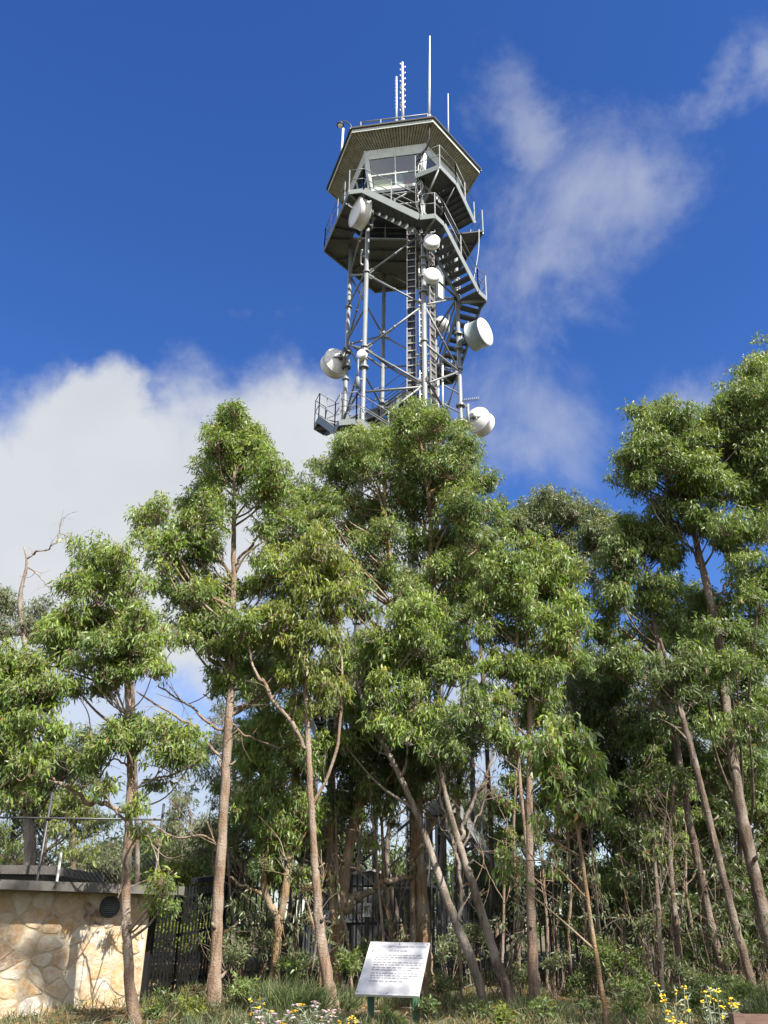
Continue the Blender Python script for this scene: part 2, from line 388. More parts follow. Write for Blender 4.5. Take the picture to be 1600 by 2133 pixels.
def ground_z(x, y):
    y = np.asarray(y, float); x = np.asarray(x, float)
    z = 0.042*np.clip(y, -20, 25)
    return z + 0.05*np.sin(x*0.9+1.3)*np.sin(y*0.7) + 0.03*np.sin(x*2.3+y*1.7)
def gz(x, y): return float(ground_z(x, y))

# ------------------------------------------------------------------ ground
def build_ground():
    xs = np.concatenate([np.linspace(-700, -31, 24), np.linspace(-30, 30, 151), np.linspace(31, 700, 24)])
    ys = np.concatenate([np.linspace(-300, -11, 10), np.linspace(-10, 50, 151), np.linspace(51, 1500, 30)])
    X, Y = np.meshgrid(xs, ys); Z = ground_z(X, Y)
    n, m = X.shape; v = np.stack([X, Y, Z], -1).reshape(-1, 3)
    f = [(i*m+j, i*m+j+1, (i+1)*m+j+1, (i+1)*m+j) for i in range(n-1) for j in range(m-1)]
    mb = MB(); mb.add(v, f, True); o = mb.build('ground', 'soil'); o['kind'] = 'structure'
build_ground()

# ------------------------------------------------------------------ lookout tower
TC = np.array([0.56, 24.5]); TZ0 = gz(0.56, 24.5)
RL, RO_, RR = 2.0, 3.05, 3.02
ANG = [-130, -70, -10, 50, 110, 170]
DROP = 1.6; DECK = 25.2
def T(a, r, z):
    a = math.radians(a); return np.array([TC[0]+r*math.cos(a), TC[1]+r*math.sin(a), z])
tower = thing('lookout_tower', 'tall grey steel fire lookout tower with a six sided glazed cabin on top', 'lookout tower', (TC[0], TC[1], TZ0))
def build_tower():
    # legs
    for a in ANG:
        top = 27.95 if a == -70 else 26.0
        mb = MB(); mb.tube([T(a, RL, TZ0-0.05), T(a, RL, top)], 0.076 if a != -70 else 0.086, 16)
        for z in np.arange(3.0, top-1, 3.2): mb.lathe(T(a, RL, z), (0, 0, 1), [(-.03, .07), (-.03, .125), (.03, .125), (.03, .07)], 16, False)
        mb.lathe(T(a, RL, TZ0), (0, 0, 1), [(0, .1), (0, .26), (.05, .26), (.05, .1)], 16, False)
        mb.build('leg', 'galvanised', tower)
    # braces
    def nodes(i): return [z for z in np.arange((22.1 if i % 2 == 0 else 20.5)-19.2, 25.6, 3.2) if z > 1.5]
    for i in range(6):
        a0, a1 = ANG[i], ANG[(i+1) % 6]
        for z in nodes(i):
            for dz in (1.6, -1.6):
                z2 = z+dz
                if z2 < 1.4 or z2 > 25.6: continue
                p, q = T(a0, RL, z), T(a1, RL, z2); d = q-p
                mb = MB(); mb.tube([p+d*0.03, q-d*0.03], 0.034, 8)
                mb.bar(p+d*0.03, p+d*0.12, 0.02, 0.14); mb.bar(q-d*0.12, q-d*0.03, 0.02, 0.14)
                mb.tube([p+d*0.488, p+d*0.512], 0.05, 8)
                mb.build('brace', 'galvanised', tower)
    # horizontal ties on the two left-hand legs and across the ring
    for (i, z) in ((5, 20.7), (5, 22.3), (5, 17.5), (0, 17.2), (1, 22.1), (1, 18.9), (2, 22.1), (4, 20.6), (3, 20.6)):
        p, q = T(ANG[i], RL, z), T(ANG[(i+1) % 6], RL, z)
        mb = MB(); mb.tube([p, q], 0.04, 8); mb.build('tie_bar', 'galvanised', tower)
    # stairs: one flight on each side, a landing at each corner
    def landing_poly(a, s=0.52):
        O = T(a, RO_, 0); I = T(a, RL+0.14, 0)
        Op, On = T(a-60, RO_, 0), T(a+60, RO_, 0); Ip, In = T(a-60, RL+0.14, 0), T(a+60, RL+0.14, 0)
        o1 = O+nrm(Op-O)*s; o2 = O+nrm(On-O)*s
        w1 = nrm(np.cross([0, 0, 1.], nrm(On-O))); w2 = nrm(np.cross([0, 0, 1.], nrm(O-Op)))
        k = (RO_-RL-0.14)*0.866
        return [o1[:2], O[:2], o2[:2], (o2+w1*k)[:2], I[:2], (o1+w2*k)[:2]]
    def rail_line(mb, pts, posts, h=1.0):
        pts = [np.asarray(p) for p in pts]
        for hh in (h, h*0.52):
            for p, q in zip(pts[:-1], pts[1:]): mb.tube([p+[0, 0, hh], q+[0, 0, hh]], 0.0145, 6)
        for p in posts: mb.bar(np.asarray(p)-[0, 0, .08], np.asarray(p)+[0, 0, h], 0.036, 0.036, (0, 1, 0))
    def flight(a0, a1, z0, z1, w_out=RO_, w_in=RL+0.14, s0=0.52, s1=0.52, n=8):
        O0, O1 = T(a0, w_out, 0), T(a1, w_out, 0); d = nrm(O1-O0); L = np.linalg.norm(O1-O0)
        inw = nrm(np.cross([0, 0, 1.], d))
        if inw[:2] @ (TC-O0[:2]) < 0: inw = -inw
        k = (w_out-w_in)*0.866
        A = O0+d*s0; B = O1-d*s1; A[2] = z0; B[2] = z1
        mb = MB()
        for i in range(n):
            t = (i+0.5)/n; c = A+(B-A)*t; c[2] = z0+(z1-z0)*(i+1)/(n+1)
            mb.box(c+inw*k/2, d, inw, (0, 0, 1), 0.125, k/2-0.03, 0.018)
            mb.box(c+inw*k/2-np.array([0, 0, .03])-d*0.115, d, inw, (0, 0, 1), 0.006, k/2-0.03, 0.028)
        fl = mb.build('stair_flight', 'deck_plate', tower)
        for off in (0.0, k):
            m2 = MB(); m2.bar(A+inw*off-[0, 0, .06], B+inw*off-[0, 0, .06], 0.035, 0.25); m2.build('stringer', 'stringer_paint', fl)
            m3 = MB(); M = (A+B)/2
            rail_line(m3, [A+inw*off, B+inw*off], [A+inw*off, M+inw*off, B+inw*off], 0.98); m3.build('handrail', 'galvanised', fl)
        return fl
    def landing(a, z):
        poly = landing_poly(a); mb = MB(); mb.prism(poly, z-0.05, z)
        o = mb.build('landing', 'deck_plate', tower)
        f = MB()
        for p, q in ((0, 1), (1, 2)):
            f.bar(np.array([*poly[p], z-0.075]), np.array([*poly[q], z-0.075]), 0.03, 0.2)
        f.bar(np.array([*poly[4], z-0.12]), np.array([*poly[1], z-0.12]), 0.06, 0.12)
        f.build('edge_plate', 'stringer_paint', o)
        r = MB(); c = lambda i: np.array([*poly[i], z]); rail_line(r, [c(0), c(1), c(2)], [c(0), c(1), c(2)]); r.build('handrail', 'galvanised', o)
    k = 0; z = DECK
    landing(-130, DECK)
    a = -130
    while z-DROP > TZ0+0.2:
        flight(a, a+60, z, z-DROP); a += 60; z -= DROP; k += 1
        landing(a, z)
    flight(a, a+60, z, TZ0+0.03)
    # walkway deck round the back, level
    sides = [(170, 230), (110, 170), (50, 110), (-10, 50)]
    for a0, a1 in sides:
        mb = MB(); o0, o1, i1, i0 = T(a0, RO_, 0), T(a1, RO_, 0), T(a1, RL+.1, 0), T(a0, RL+.1, 0)
        if a1 == 230: o1 = o1+nrm(o0-o1)*0.55; i1 = i1+nrm(i0-i1)*0.38
        if a0 == -10: pass
        mb.prism([o0[:2], o1[:2], i1[:2], i0[:2]], DECK-0.06, DECK)
        for t in (0.25, 0.5, 0.75):
            p, q = o0+(o1-o0)*t, i0+(i1-i0)*t; p[2] = q[2] = DECK-0.1; mb.bar(p, q, 0.05, 0.08)
        dk = mb.build('walkway', 'deck_plate', tower)
        e = MB(); p, q = o0.copy(), o1.copy(); p[2] = q[2] = DECK-0.07; e.bar(p, q, 0.03, 0.22); e.build('edge_plate', 'stringer_paint', dk)
        r = MB(); P0, P1 = o0.copy(), o1.copy(); P0[2] = P1[2] = DECK; rail_line(r, [P0, P1], [P0, P0+(P1-P0)*.33, P0+(P1-P0)*.67, P1]); r.build('handrail', 'galvanised', dk)
    hexi = [T(a, RL+.1, 0)[:2] for a in ANG]
    def clip(poly, yv):
        out = []
        for i in range(len(poly)):
            p, q = poly[i], poly[(i+1) % len(poly)]
            if p[1] >= yv: out.append(p)
            if (p[1] >= yv) != (q[1] >= yv):
                t = (yv-p[1])/(q[1]-p[1]); out.append(p+(q-p)*t)
        return out
    fp = clip(hexi, TC[1]-0.05)
    mb = MB(); mb.prism(fp, DECK-0.08, DECK-0.02)
    for yy in (0.5, 1.1):
        mb.bar(np.array([TC[0]-1.4, TC[1]+yy, DECK-0.13]), np.array([TC[0]+1.4, TC[1]+yy, DECK-0.13]), 0.05, 0.09)
    fd = mb.build('service_floor', 'deck_plate', tower)
    r = MB(); p, q = np.array([TC[0]-1.95, TC[1]-.05, DECK]), np.array([TC[0]+1.95, TC[1]-.05, DECK])
    r.tube([p-[0, 0, .05], q-[0, 0, .05]], 0.05, 8)
    rail_line(r, [p, q], [p, p+(q-p)*.33, p+(q-p)*.67, q]); r.build('handrail', 'galvanised', fd)
    # upper flight from the deck to the cabin door landing
    flight(-10, -70, DECK, 26.25, s0=0.55, s1=1.35, n=7)
    O, Op = T(-70, RO_, 0), T(-10, RO_, 0); d = nrm(Op-O); inw = nrm(np.cross([0, 0, 1.], d))
    if inw[:2] @ (TC-O[:2]) < 0: inw = -inw
    A = O+d*0.35; B = O+d*1.35; kk = (RO_-1.95)*0.866
    poly = [A[:2], B[:2], (B+inw*kk)[:2], (A+inw*kk-d*.2)[:2]]
    mb = MB(); mb.prism(poly, 26.2, 26.25); la = mb.build('landing', 'deck_plate', tower)
    e = MB(); z = 26.17
    for i, j in ((0, 1), (3, 0)): e.bar(np.array([*poly[i], z]), np.array([*poly[j], z]), 0.03, 0.22)
    e.build('edge_plate', 'stringer_paint', la)
    r = MB(); cc = lambda i: np.array([*poly[i], 26.25]); rail_line(r, [cc(3), cc(0), cc(1)], [cc(3), cc(0), cc(1)]); r.build('handrail', 'galvanised', la)
    mb = MB(); mb.tube([np.array([*poly[0], 26.15]), T(-70, RL, 25.0)], 0.035, 8); mb.tube([np.array([*poly[1], 26.15]), T(-40, RL-.2, 25.3)], 0.03, 8); mb.build('brace', 'galvanised', tower)
    mb = MB(); mb.tube([T(-130, RL, 25.75), T(-70, RL, 25.75)], 0.04, 8); mb.tube([T(-130, RL, 25.2), T(-70, RL, 25.2)], 0.035, 8); mb.tube([T(-118, RL-.2, 25.2), T(-84, RL-.2, 25.75)], 0.025, 6)
    mb.build('support_frame', 'galvanised', tower)
    # cabin
    Z0, Z1 = 26.1, 27.85; RB, RT = 1.90, 2.27
    mb = MB(); mb.prism([T(a, RB+.05, 0)[:2] for a in ANG], Z0-0.16, Z0-0.02)
    for yy in (-1.1, -.4, .4, 1.1): mb.bar(np.array([TC[0]-1.6, TC[1]+yy, Z0-.22]), np.array([TC[0]+1.6, TC[1]+yy, Z0-.22]), .06, .12)
    mb.build('cabin_floor', 'deck_plate', tower)
    mb = MB(); mb.prism([T(a, RT-.1, 0)[:2] for a in ANG], Z1+0.02, Z1+0.06); mb.build('cabin_ceiling', 'room_dark', tower)
    for i in range(6):
        a0, a1 = ANG[i], ANG[(i+1) % 6]
        bl, br, tl, tr = T(a0, RB, Z0), T(a1, RB, Z0), T(a0, RT, Z1), T(a1, RT, Z1)
        def pt(u, v): return (bl*(1-u)+br*u)*(1-v)+(tl*(1-u)+tr*u)*v
        nn = nrm(np.cross(br-bl, tl-bl))
        if nn[:2] @ (((bl+br)/2)[:2]-TC) < 0: nn = -nn
        mb = MB(); mb.slab([pt(0.0, .80), pt(1, .80), pt(1, 1), pt(0, 1)], 0.05)
        for u in (0.2, 0.5, 0.8): mb.slab([pt(u-.003, .81)+nn*.028, pt(u+.003, .81)+nn*.028, pt(u+.003, .99)+nn*.028, pt(u-.003, .99)+nn*.028], 0.01)
        mb.build('header_panel', 'white_paint', tower)
        w = MB()
        def member(u0, v0, u1, v1, wd): w.bar(pt(u0, v0)+nn*.01, pt(u1, v1)+nn*.01, wd, 0.07, nn)
        member(0, .03, 1, .03, .13); member(0.03, 0.06, 0.03, .80, .10); member(.97, .06, .97, .80, .10); member(.5, .06, .5, .80, .045); member(.05, .36, .95, .36, .05); member(.03, .785, .97, .785, .05)
        wo = w.build('window', 'white_paint', tower)
        for (u0, u1) in ((.06, .485), (.515, .94)):
            for (v0, v1) in ((.09, .34), (.38, .77)):
                g = MB(); g.add([pt(u0, v0)+nn*.012, pt(u1, v0)+nn*.012, pt(u1, v1)+nn*.012, pt(u0, v1)+nn*.012], [(0, 1, 2, 3)]); g.build('pane', 'window_glass', wo)
        c = MB(); c.tube([bl*1.0, tl], 0.06, 8); c.build('corner_post', 'white_paint', tower)
    # roof: boarded soffit, painted fascia, gutter, low corrugated pyramid
    ZE = 28.2
    sf = MB()
    for i in range(6):
        a0, a1 = ANG[i], ANG[(i+1) % 6]
        o0, o1, i0, i1 = T(a0, RR-.03, ZE-.02), T(a1, RR-.03, ZE-.02), T(a0, RT-.02, Z1+.01), T(a1, RT-.02, Z1+.01)
        N = 26
        for j in range(N):
            t0, t1 = j/N+.004, (j+1)/N-.005
            sf.slab([o0+(o1-o0)*t0, o0+(o1-o0)*t1, i0+(i1-i0)*t1, i0+(i1-i0)*t0], 0.02)
    roof = MB()
    ap = np.array([TC[0], TC[1], ZE+0.75])
    for i in range(6):
        a0, a1 = ANG[i], ANG[(i+1) % 6]; p, q = T(a0, RR+.06, ZE+.17), T(a1, RR+.06, ZE+.17); N = 40
        for j in range(N):
            t0, t1 = j/N, (j+1)/N; e0, e1 = p+(q-p)*t0, p+(q-p)*t1; em = (e0+e1)/2+[0, 0, .035]; am = ap+[0, 0, .0]
            f = lambda e, s: e+(am-e)*s
            roof.add([e0, em, f(em, .97), f(e0, .97)], [(0, 1, 2, 3)]); roof.add([em, e1, f(e1, .97), f(em, .97)], [(0, 1, 2, 3)])
    ro = roof.build('roof', 'roof_metal', tower)
    sf.build('soffit', 'soffit_board', ro)
    up = MB(); up.prism([T(a, RR-.06, 0)[:2] for a in ANG], ZE+.01, ZE+.05); up.build('roof_lining', 'room_dark', ro)
    fa = MB(); gu = MB()
    for i in range(6):
        a0, a1 = ANG[i], ANG[(i+1) % 6]
        fa.bar(T(a0, RR, ZE+.03), T(a1, RR, ZE+.03), 0.03, 0.15); gu.bar(T(a0, RR+.05, ZE+.14), T(a1, RR+.05, ZE+.14), 0.09, 0.075)
    fa.build('fascia', 'fascia_paint', ro); gu.build('gutter', 'gutter_dark', ro)
    # roof edge rail above the front eave
    r = MB(); p, q = T(-126, RR-.25, ZE+.2), T(-72, RR-.25, ZE+.2)
    for hh in (0.42,): r.tube([p+[0, 0, hh], q+[0, 0, hh]], 0.028, 6)
    for t in (0, .3, .62, 1): e = p+(q-p)*t; r.bar(e, e+[0, 0, .42], .05, .05, (0, 1, 0))
    r.build('roof_rail', 'galvanised', ro)
    # cable ladders
    def ladder(b, x, out, z0, z1, w, ncab):
        mb = MB()
        for s in (-1, 1): mb.bar(b+x*s*w+[0, 0, z0], b+x*s*w+[0, 0, z1], 0.03, 0.05, out)
        for z in np.arange(z0+.2, z1, 0.3): mb.bar(b-x*w+[0, 0, z], b+x*w+[0, 0, z], 0.03, 0.035)
        lo = mb.build('cable_ladder', 'ladder_alloy', tower)
        c = MB(); rg = random.Random(4)
        for j in range(ncab):
            u = (j/(ncab-1)-.5)*1.6*w
            pp = [b+x*(u+rg.uniform(-.01, .01))-np.asarray(out)*.05+[0, 0, z] for z in np.linspace(z0, z1-.1, 24)]
            c.tube(pp, .023, 6)
        c.build('cables', 'black_cable', lo)
    b = np.array([TC[0]+.28, TC[1]-1.55, 0]); ladder(b, np.array([.985, -.17, 0]), np.array([.17, .985, 0])*-1, TZ0, 24.6, .15, 7)
    b = np.array([TC[0]+1.0, TC[1]-1.25, 0]); ladder(b, np.array([.55, .83, 0]), np.array([.83, -.55, 0]), TZ0, 23.8, .17, 6)
    b = np.array([TC[0]+.75, TC[1]+.6, 0]); ladder(b, np.array([.9, .4, 0]), np.array([.4, -.9, 0]), TZ0, 24.6, .12, 4)
    # loose cables from the roof edge down the front leg
    rg = random.Random(7)
    for j in range(4):
        top = P(896, 255, 21.75); pts = [top, P(893, 285+j*3, 21.9), P(889-j, 310, 22.2)]
        for z in np.linspace(27.2, 23.4, 9): pts.append(T(-70+rg.uniform(-5, 5)-4, RL+.10+rg.uniform(0, .05), z))
        mb = MB(); mb.tube(catmull(pts, 4), 0.016 if j else .022, 6); mb.build('cable', 'black_cable' if j != 2 else 'antenna_white', tower)
    for j in range(3):
        p, q = T(-130, RL-.1, 18.95+.05*j), T(-74, RL-.05, 17.3+.05*j); m_ = (p+q)/2-[0, 0, .12+.03*j]
        mb = MB(); mb.tube(catmull([p, m_, q], 8), 0.02, 6); mb.build('cable', 'black_cable', tower)
        p, q = T(-70, RL+.12, 17.4+.06*j), T(-12, RL+.1, 15.75+.06*j); m_ = (p+q)/2+[0, 0, .02]
        mb = MB(); mb.tube(catmull([p, m_, q], 8), 0.018, 6); mb.build('cable', 'black_cable', tower)
    mb = MB(); mb.tube(catmull([P(998, 478, 23.9), P(997, 520, 23.9), P(991, 560, 23.95), P(985, 595, 24)], 6), .012, 6); mb.build('cable', 'antenna_white', tower)
build_tower()

# things inside the cabin
def cabin_things():
    z = 26.1
    p, q = T(-128, 1.72, z), T(-100, 1.55, z)
    bl, br, tl, tr = T(-130, 1.90, z), T(-70, 1.90, z), T(-130, 2.27, 27.85), T(-70, 2.27, 27.85)
    pt = lambda u, v: (bl*(1-u)+br*u)*(1-v)+(tl*(1-u)+tr*u)*v+np.array([0.015, .08, 0])
    b = MB(); b.slab([pt(.08, .07), pt(.42, .07), pt(.42, .30), pt(.08, .30)], .02); o = b.build('notice_board', 'cream_board', None, pt(.25, .07))
    tag(o, 'pale yellow board standing inside the front cabin window of the tower', 'board')
    c = T(-95, 1.50, z+.06)
    w = thing('water_cooler', 'blue bottle water cooler behind the front cabin glass of the tower', 'water cooler', c)
    m = MB(); m.lathe(c, (0, 0, 1), [(.36, 0), (.36, .05), (.42, .13), (.72, .135), (.74, .1), (.74, 0)], 20); m.build('bottle', 'bottle_blue', w)
    m = MB(); m.abox(c-[.14, .14, 0], c+[.14, .14, .36]); m.build('base', 'antenna_white', w)
    c = T(-86, 1.58, z+.16); m = MB(); m.lathe(c, (0, 0, 1), [(0, 0), (0, .08), (.18, .1), (.2, .12), (.2, .105), (.02, .07), (.02, 0)], 16); tag(m.build('bucket', 'red_plastic', None, c), 'small red bucket beside the water cooler in the tower cabin', 'bucket')
cabin_things()

# ------------------------------------------------------------------ dishes and antennas
def dish(label, c, n, dia, depth, leg, style, facing=None, open_back=False):
    """drum shaped microwave dish at c, its radome looking along n; leg is the point it is clamped to"""
    c = np.asarray(c, float); n = nrm(n); r = dia/2
    o = thing('microwave_dish', label, 'dish', c, 'microwave dishes clamped to the tower legs')
    sh = MB()
    sh.lathe(c, n, [(0, r*1.0), (0, r*1.03), (-.03, r*1.03), (-.03, r), (-depth, r), (-depth, r*1.04), (-depth-.035, r*1.04), (-depth-.04, r*.97)], 40)
    sh.build('shroud', 'drum_grey' if style == 'grey' else 'dish_white', o)
    ra = MB(); ra.lathe(c, n, [(.002, r*.995), (.02, r*.97), (.035, r*.7), (.045, r*.3), (.047, 0.001)], 40); ra.build('radome', 'radome', o)
    bk = MB(); prof = [(-depth-.03, r*.985)]
    for t in np.linspace(.92, .12, 7): prof.append((-depth-.03-(1-t*t)*r*.34, r*t))
    bk.lathe(c, n, prof+[(-depth-.03-r*.36, .12*r), (-depth-.1-r*.36, .12*r), (-depth-.1-r*.36, .001)], 40); bk.build('reflector', 'dish_white' if style != 'grey' else 'drum_grey', o)
    hub = c-n*(depth+.06+r*.36)
    mt = MB(); leg = np.asarray(leg, float)
    mt.tube([hub+n*.02, hub-n*.16], .085, 10)
    lp = np.array([leg[0], leg[1], hub[2]])
    side = lp-(hub-n*.16)
    pole = hub-n*.16+nrm(side)*min(.12, np.linalg.norm(side)*.4)
    mt.tube([pole-[0, 0, .45], pole+[0, 0, .40]], .055, 10)
    for dz in (-.34, .3): mt.tube([pole+[0, 0, dz], lp+[0, 0, dz]], .03, 8); mt.lathe(lp+[0, 0, dz], (0, 0, 1), [(-.035, .1), (-.035, .16), (.035, .16), (.035, .1)], 14, False)
    u = nrm(np.cross(n, [0, 0, 1.]))
    for s in (-1, 1): mt.bar(hub-n*.1, c-n*(depth+.03)+u*s*r*.75, .035, .035)
    mt.build('mount', 'dark_bracket' if open_back else 'galvanised', o)
    return o
def hv(deg, tilt=0.0):
    a = math.radians(deg); return np.array([math.sin(a), -math.cos(a), math.tan(math.radians(tilt))])   # 0 looks at the camera, + to the right
L130, L70, L10, L170 = (T(a, RL, 0) for a in (-130, -70, -10, 170))
dish('large white drum dish high on the left front leg, just under the top walkway', P(740, 441, 22.6), hv(-63), 1.08, .36, L130, 'white')
dish('small white round dish on the front leg, upper of the two in line', P(900, 500, 22.1), hv(2), .54, .16, L70, 'white')
dish('small white round dish on the front leg, lower of the two in line', P(901, 571, 22.1), hv(6), .54, .16, L70, 'white')
dish('large grey drum dish with white face on the right leg, facing right', P(1011, 691, 23.6), hv(52), 1.0, .52, L10, 'grey')
dish('large white dish seen from behind with black bracket on the left leg', P(694, 764, 25.3), hv(-152), 1.0, .36, L170, 'white', open_back=True)
dish('large white drum dish low on the right leg beside the treetop, seen from behind', P(1005, 886, 24.9), hv(146), .92, .40, L10, 'white')
dish('tiny white dish on the left front leg above a small grey canister', P(752, 737, 22.7), hv(-25), .33, .10, L130, 'white')
dish('small white dish seen from behind between the braces near the right leg', P(921, 680, 26.0), hv(140), .62, .2, T(50, RL, 0), 'white')
def antennas():
    def whip(name, label, a, b, r0, r1, n=8):
        t = thing(name, label, 'antenna', a, 'antennas on the tower roof')
        m = MB(); m.tube([a, a+(b-a)*.4, b], [r0, r0*.8, r1], n); m.build('rod', 'antenna_white', t)
        m = MB(); m.tube([a-[0, 0, .12], a+(b-a)*.05], r0*1.6, n); m.build('base_clamp', 'galvanised', t); return t
    whip('whip_antenna', 'tallest white whip antenna at the front corner of the cabin roof', P(894, 250, 21.9), P(895.5, 75, 21.9), .05, .022)
    whip('whip_antenna', 'thin short whip antenna above the right roof edge of the cabin', P(934, 283, 23.4), P(933.5, 195, 23.4), .03, .015)
    t = whip('whip_antenna', 'short white whip antenna standing beyond the left roof edge beside a lamp', P(711, 326, 25.3), P(715, 268, 25.3), .055, .05)
    t = whip('dipole_antenna', 'slim white stacked antenna left of the thicker one on the cabin roof', P(826, 256, 23.3), P(826, 160, 23.3), .045, .03)
    m = MB()
    for y in range(168, 225, 7): c = P(826, y, 23.3); m.tube([c-[.07, 0, 0], c+[.05, .02, 0]], .02, 6)
    m.build('dipole', 'antenna_white', t)
    t = whip('dipole_antenna', 'thick white stacked dipole antenna in the middle of the cabin roof', P(839.5, 256, 23.6), P(838.5, 130, 23.6), .06, .04)
    m = MB()
    for i, y in enumerate(range(134, 236, 6)):
        c = P(839, y, 23.6); s = 1 if i % 2 else -1
        m.tube([c, c+[.10*s, .03, .02], c+[.10*s, .03, .10]], .02, 6)
    for y in (178, 186, 214, 222): c = P(839, y, 23.6); m.tube([c-[.1, 0, 0], c+[.1, 0, 0]], .03, 6)
    m.build('dipole', 'antenna_white', t)
    # gooseneck lamp at the left roof corner
    a = P(733, 275, 22.3)
    l = thing('gooseneck_lamp', 'curved gooseneck lamp arching out from the left roof corner', 'lamp', a)
    m = MB(); m.tube(catmull([a, P(731, 262, 22.3), P(724, 255, 22.3), P(714, 253, 22.3), P(709, 257, 22.3)], 6), .025, 8); m.build('arm', 'pipe_dark', l)
    c = P(709, 260, 22.3); m = MB(); m.lathe(c, (0, 0, 1), [(.08, .03), (.07, .09), (0, .14), (-.03, .145), (-.03, .12), (-.03, .0)], 16); m.build('shade', 'pipe_dark', l)
    m = MB(); m.lathe(c-[0, 0, .03], (0, 0, -1), [(0, .1), (.07, .08), (.11, 0.001)], 12); m.build('globe', 'dish_white', l)
    # panel antenna behind the front leg
    c = P(917, 590, 24.6); t = thing('panel_antenna', 'white upright panel antenna behind the two small round dishes', 'antenna', c)
    m = MB(); m.box(c, (.8, .6, 0), (-.6, .8, 0), (0, 0, 1), .15, .07, .75); m.build('panel', 'dish_white', t)
    m = MB(); m.tube([c+[-.25, .1, -.8], c+[-.25, .1, .8]], .04, 8); m.bar(c+[-.25, .1, -.5], c+[0, 0, -.5], .05, .05); m.bar(c+[-.25, .1, .5], c+[0, 0, .5], .05, .05); m.tube([c+[-.25, .1, -.5], T(50, RL, c[2]-.5)], .03, 6); m.build('mount', 'galvanised', t)
    # yagi on the right
    a, b = P(955, 836, 24.2), P(997, 831, 23.6); t = thing('yagi_antenna', 'thin comb shaped antenna sticking out right from the right leg', 'antenna', a)
    m = MB(); m.tube([a, b], .012, 6); m.build('boom', 'galvanised', t)
    m = MB(); d = nrm(b-a); u = nrm(np.cross(d, [0, 0, 1.])); v = np.cross(u, d)
    for s in np.linspace(.3, .98, 8): c = a+(b-a)*s; m.tube([c-v*.08, c+v*.08], .01, 5)
    m.build('element', 'galvanised', t)
    # upright pole antennas in the right bay
    for (x, y0, y1, Y, lab) in ((922, 870, 757, 23.6, 'thin white upright pole antenna in the right bay, taller of the two low ones'), (913, 880, 790, 24.2, 'short grey pole antenna with clamps in the right bay above the treetop')):
        a, b = P(x, y0, Y), P(x, y1, Y); t = thing('pole_antenna', lab, 'antenna', a); m = MB(); m.tube([a, b], .035, 8); m.build('rod', 'antenna_white', t)
        m = MB(); q = np.array([*T(-10 if Y < 24 else 50, RL, 0)[:2], (a+(b-a)*.25)[2]])
        m.tube([a+(b-a)*.25, q], .025, 6); m.tube([a+(b-a)*.6, q+(b-a)*.35], .025, 6); m.build('mount', 'galvanised', t)
    # grey canister under the tiny dish, folded dipole near left legs
    a = P(745, 800, 22.7); t = thing('canister', 'small grey canister hanging on the left front leg below a tiny dish', 'canister', a)
    m = MB(); m.lathe(a-[0, 0, .15], (0, 0, 1), [(0, .001), (0, .07), (.36, .075), (.42, .05), (.42, .001)], 14); m.build('body', 'galvanised', t); m = MB(); m.tube([a+[0, 0, .2], np.array([*L130[:2], a[2]+.35])], .03, 6); m.tube([a+[0, 0, .25], a+[0, 0, .95]], .028, 6); m.build('mount', 'galvanised', t)
    a = P(752, 545, 23.6); t = thing('bracket_antenna', 'small looped antenna on a bracket between the two left legs under the deck', 'antenna', a)
    m = MB(); m.tube(catmull([P(754, 520, 23.6), P(752, 548, 23.6), P(758, 552, 23.6)], 4), .03, 6); m.tube([P(754, 534, 23.6), P(762, 533, 23.6)], .025, 6); m.build('rod', 'antenna_white', t)
    m = MB(); m.tube([P(753, 534, 23.6), np.array([*L130[:2], P(753, 534, 23.6)[2]])], .025, 6); m.build('mount', 'galvanised', t)
antennas()

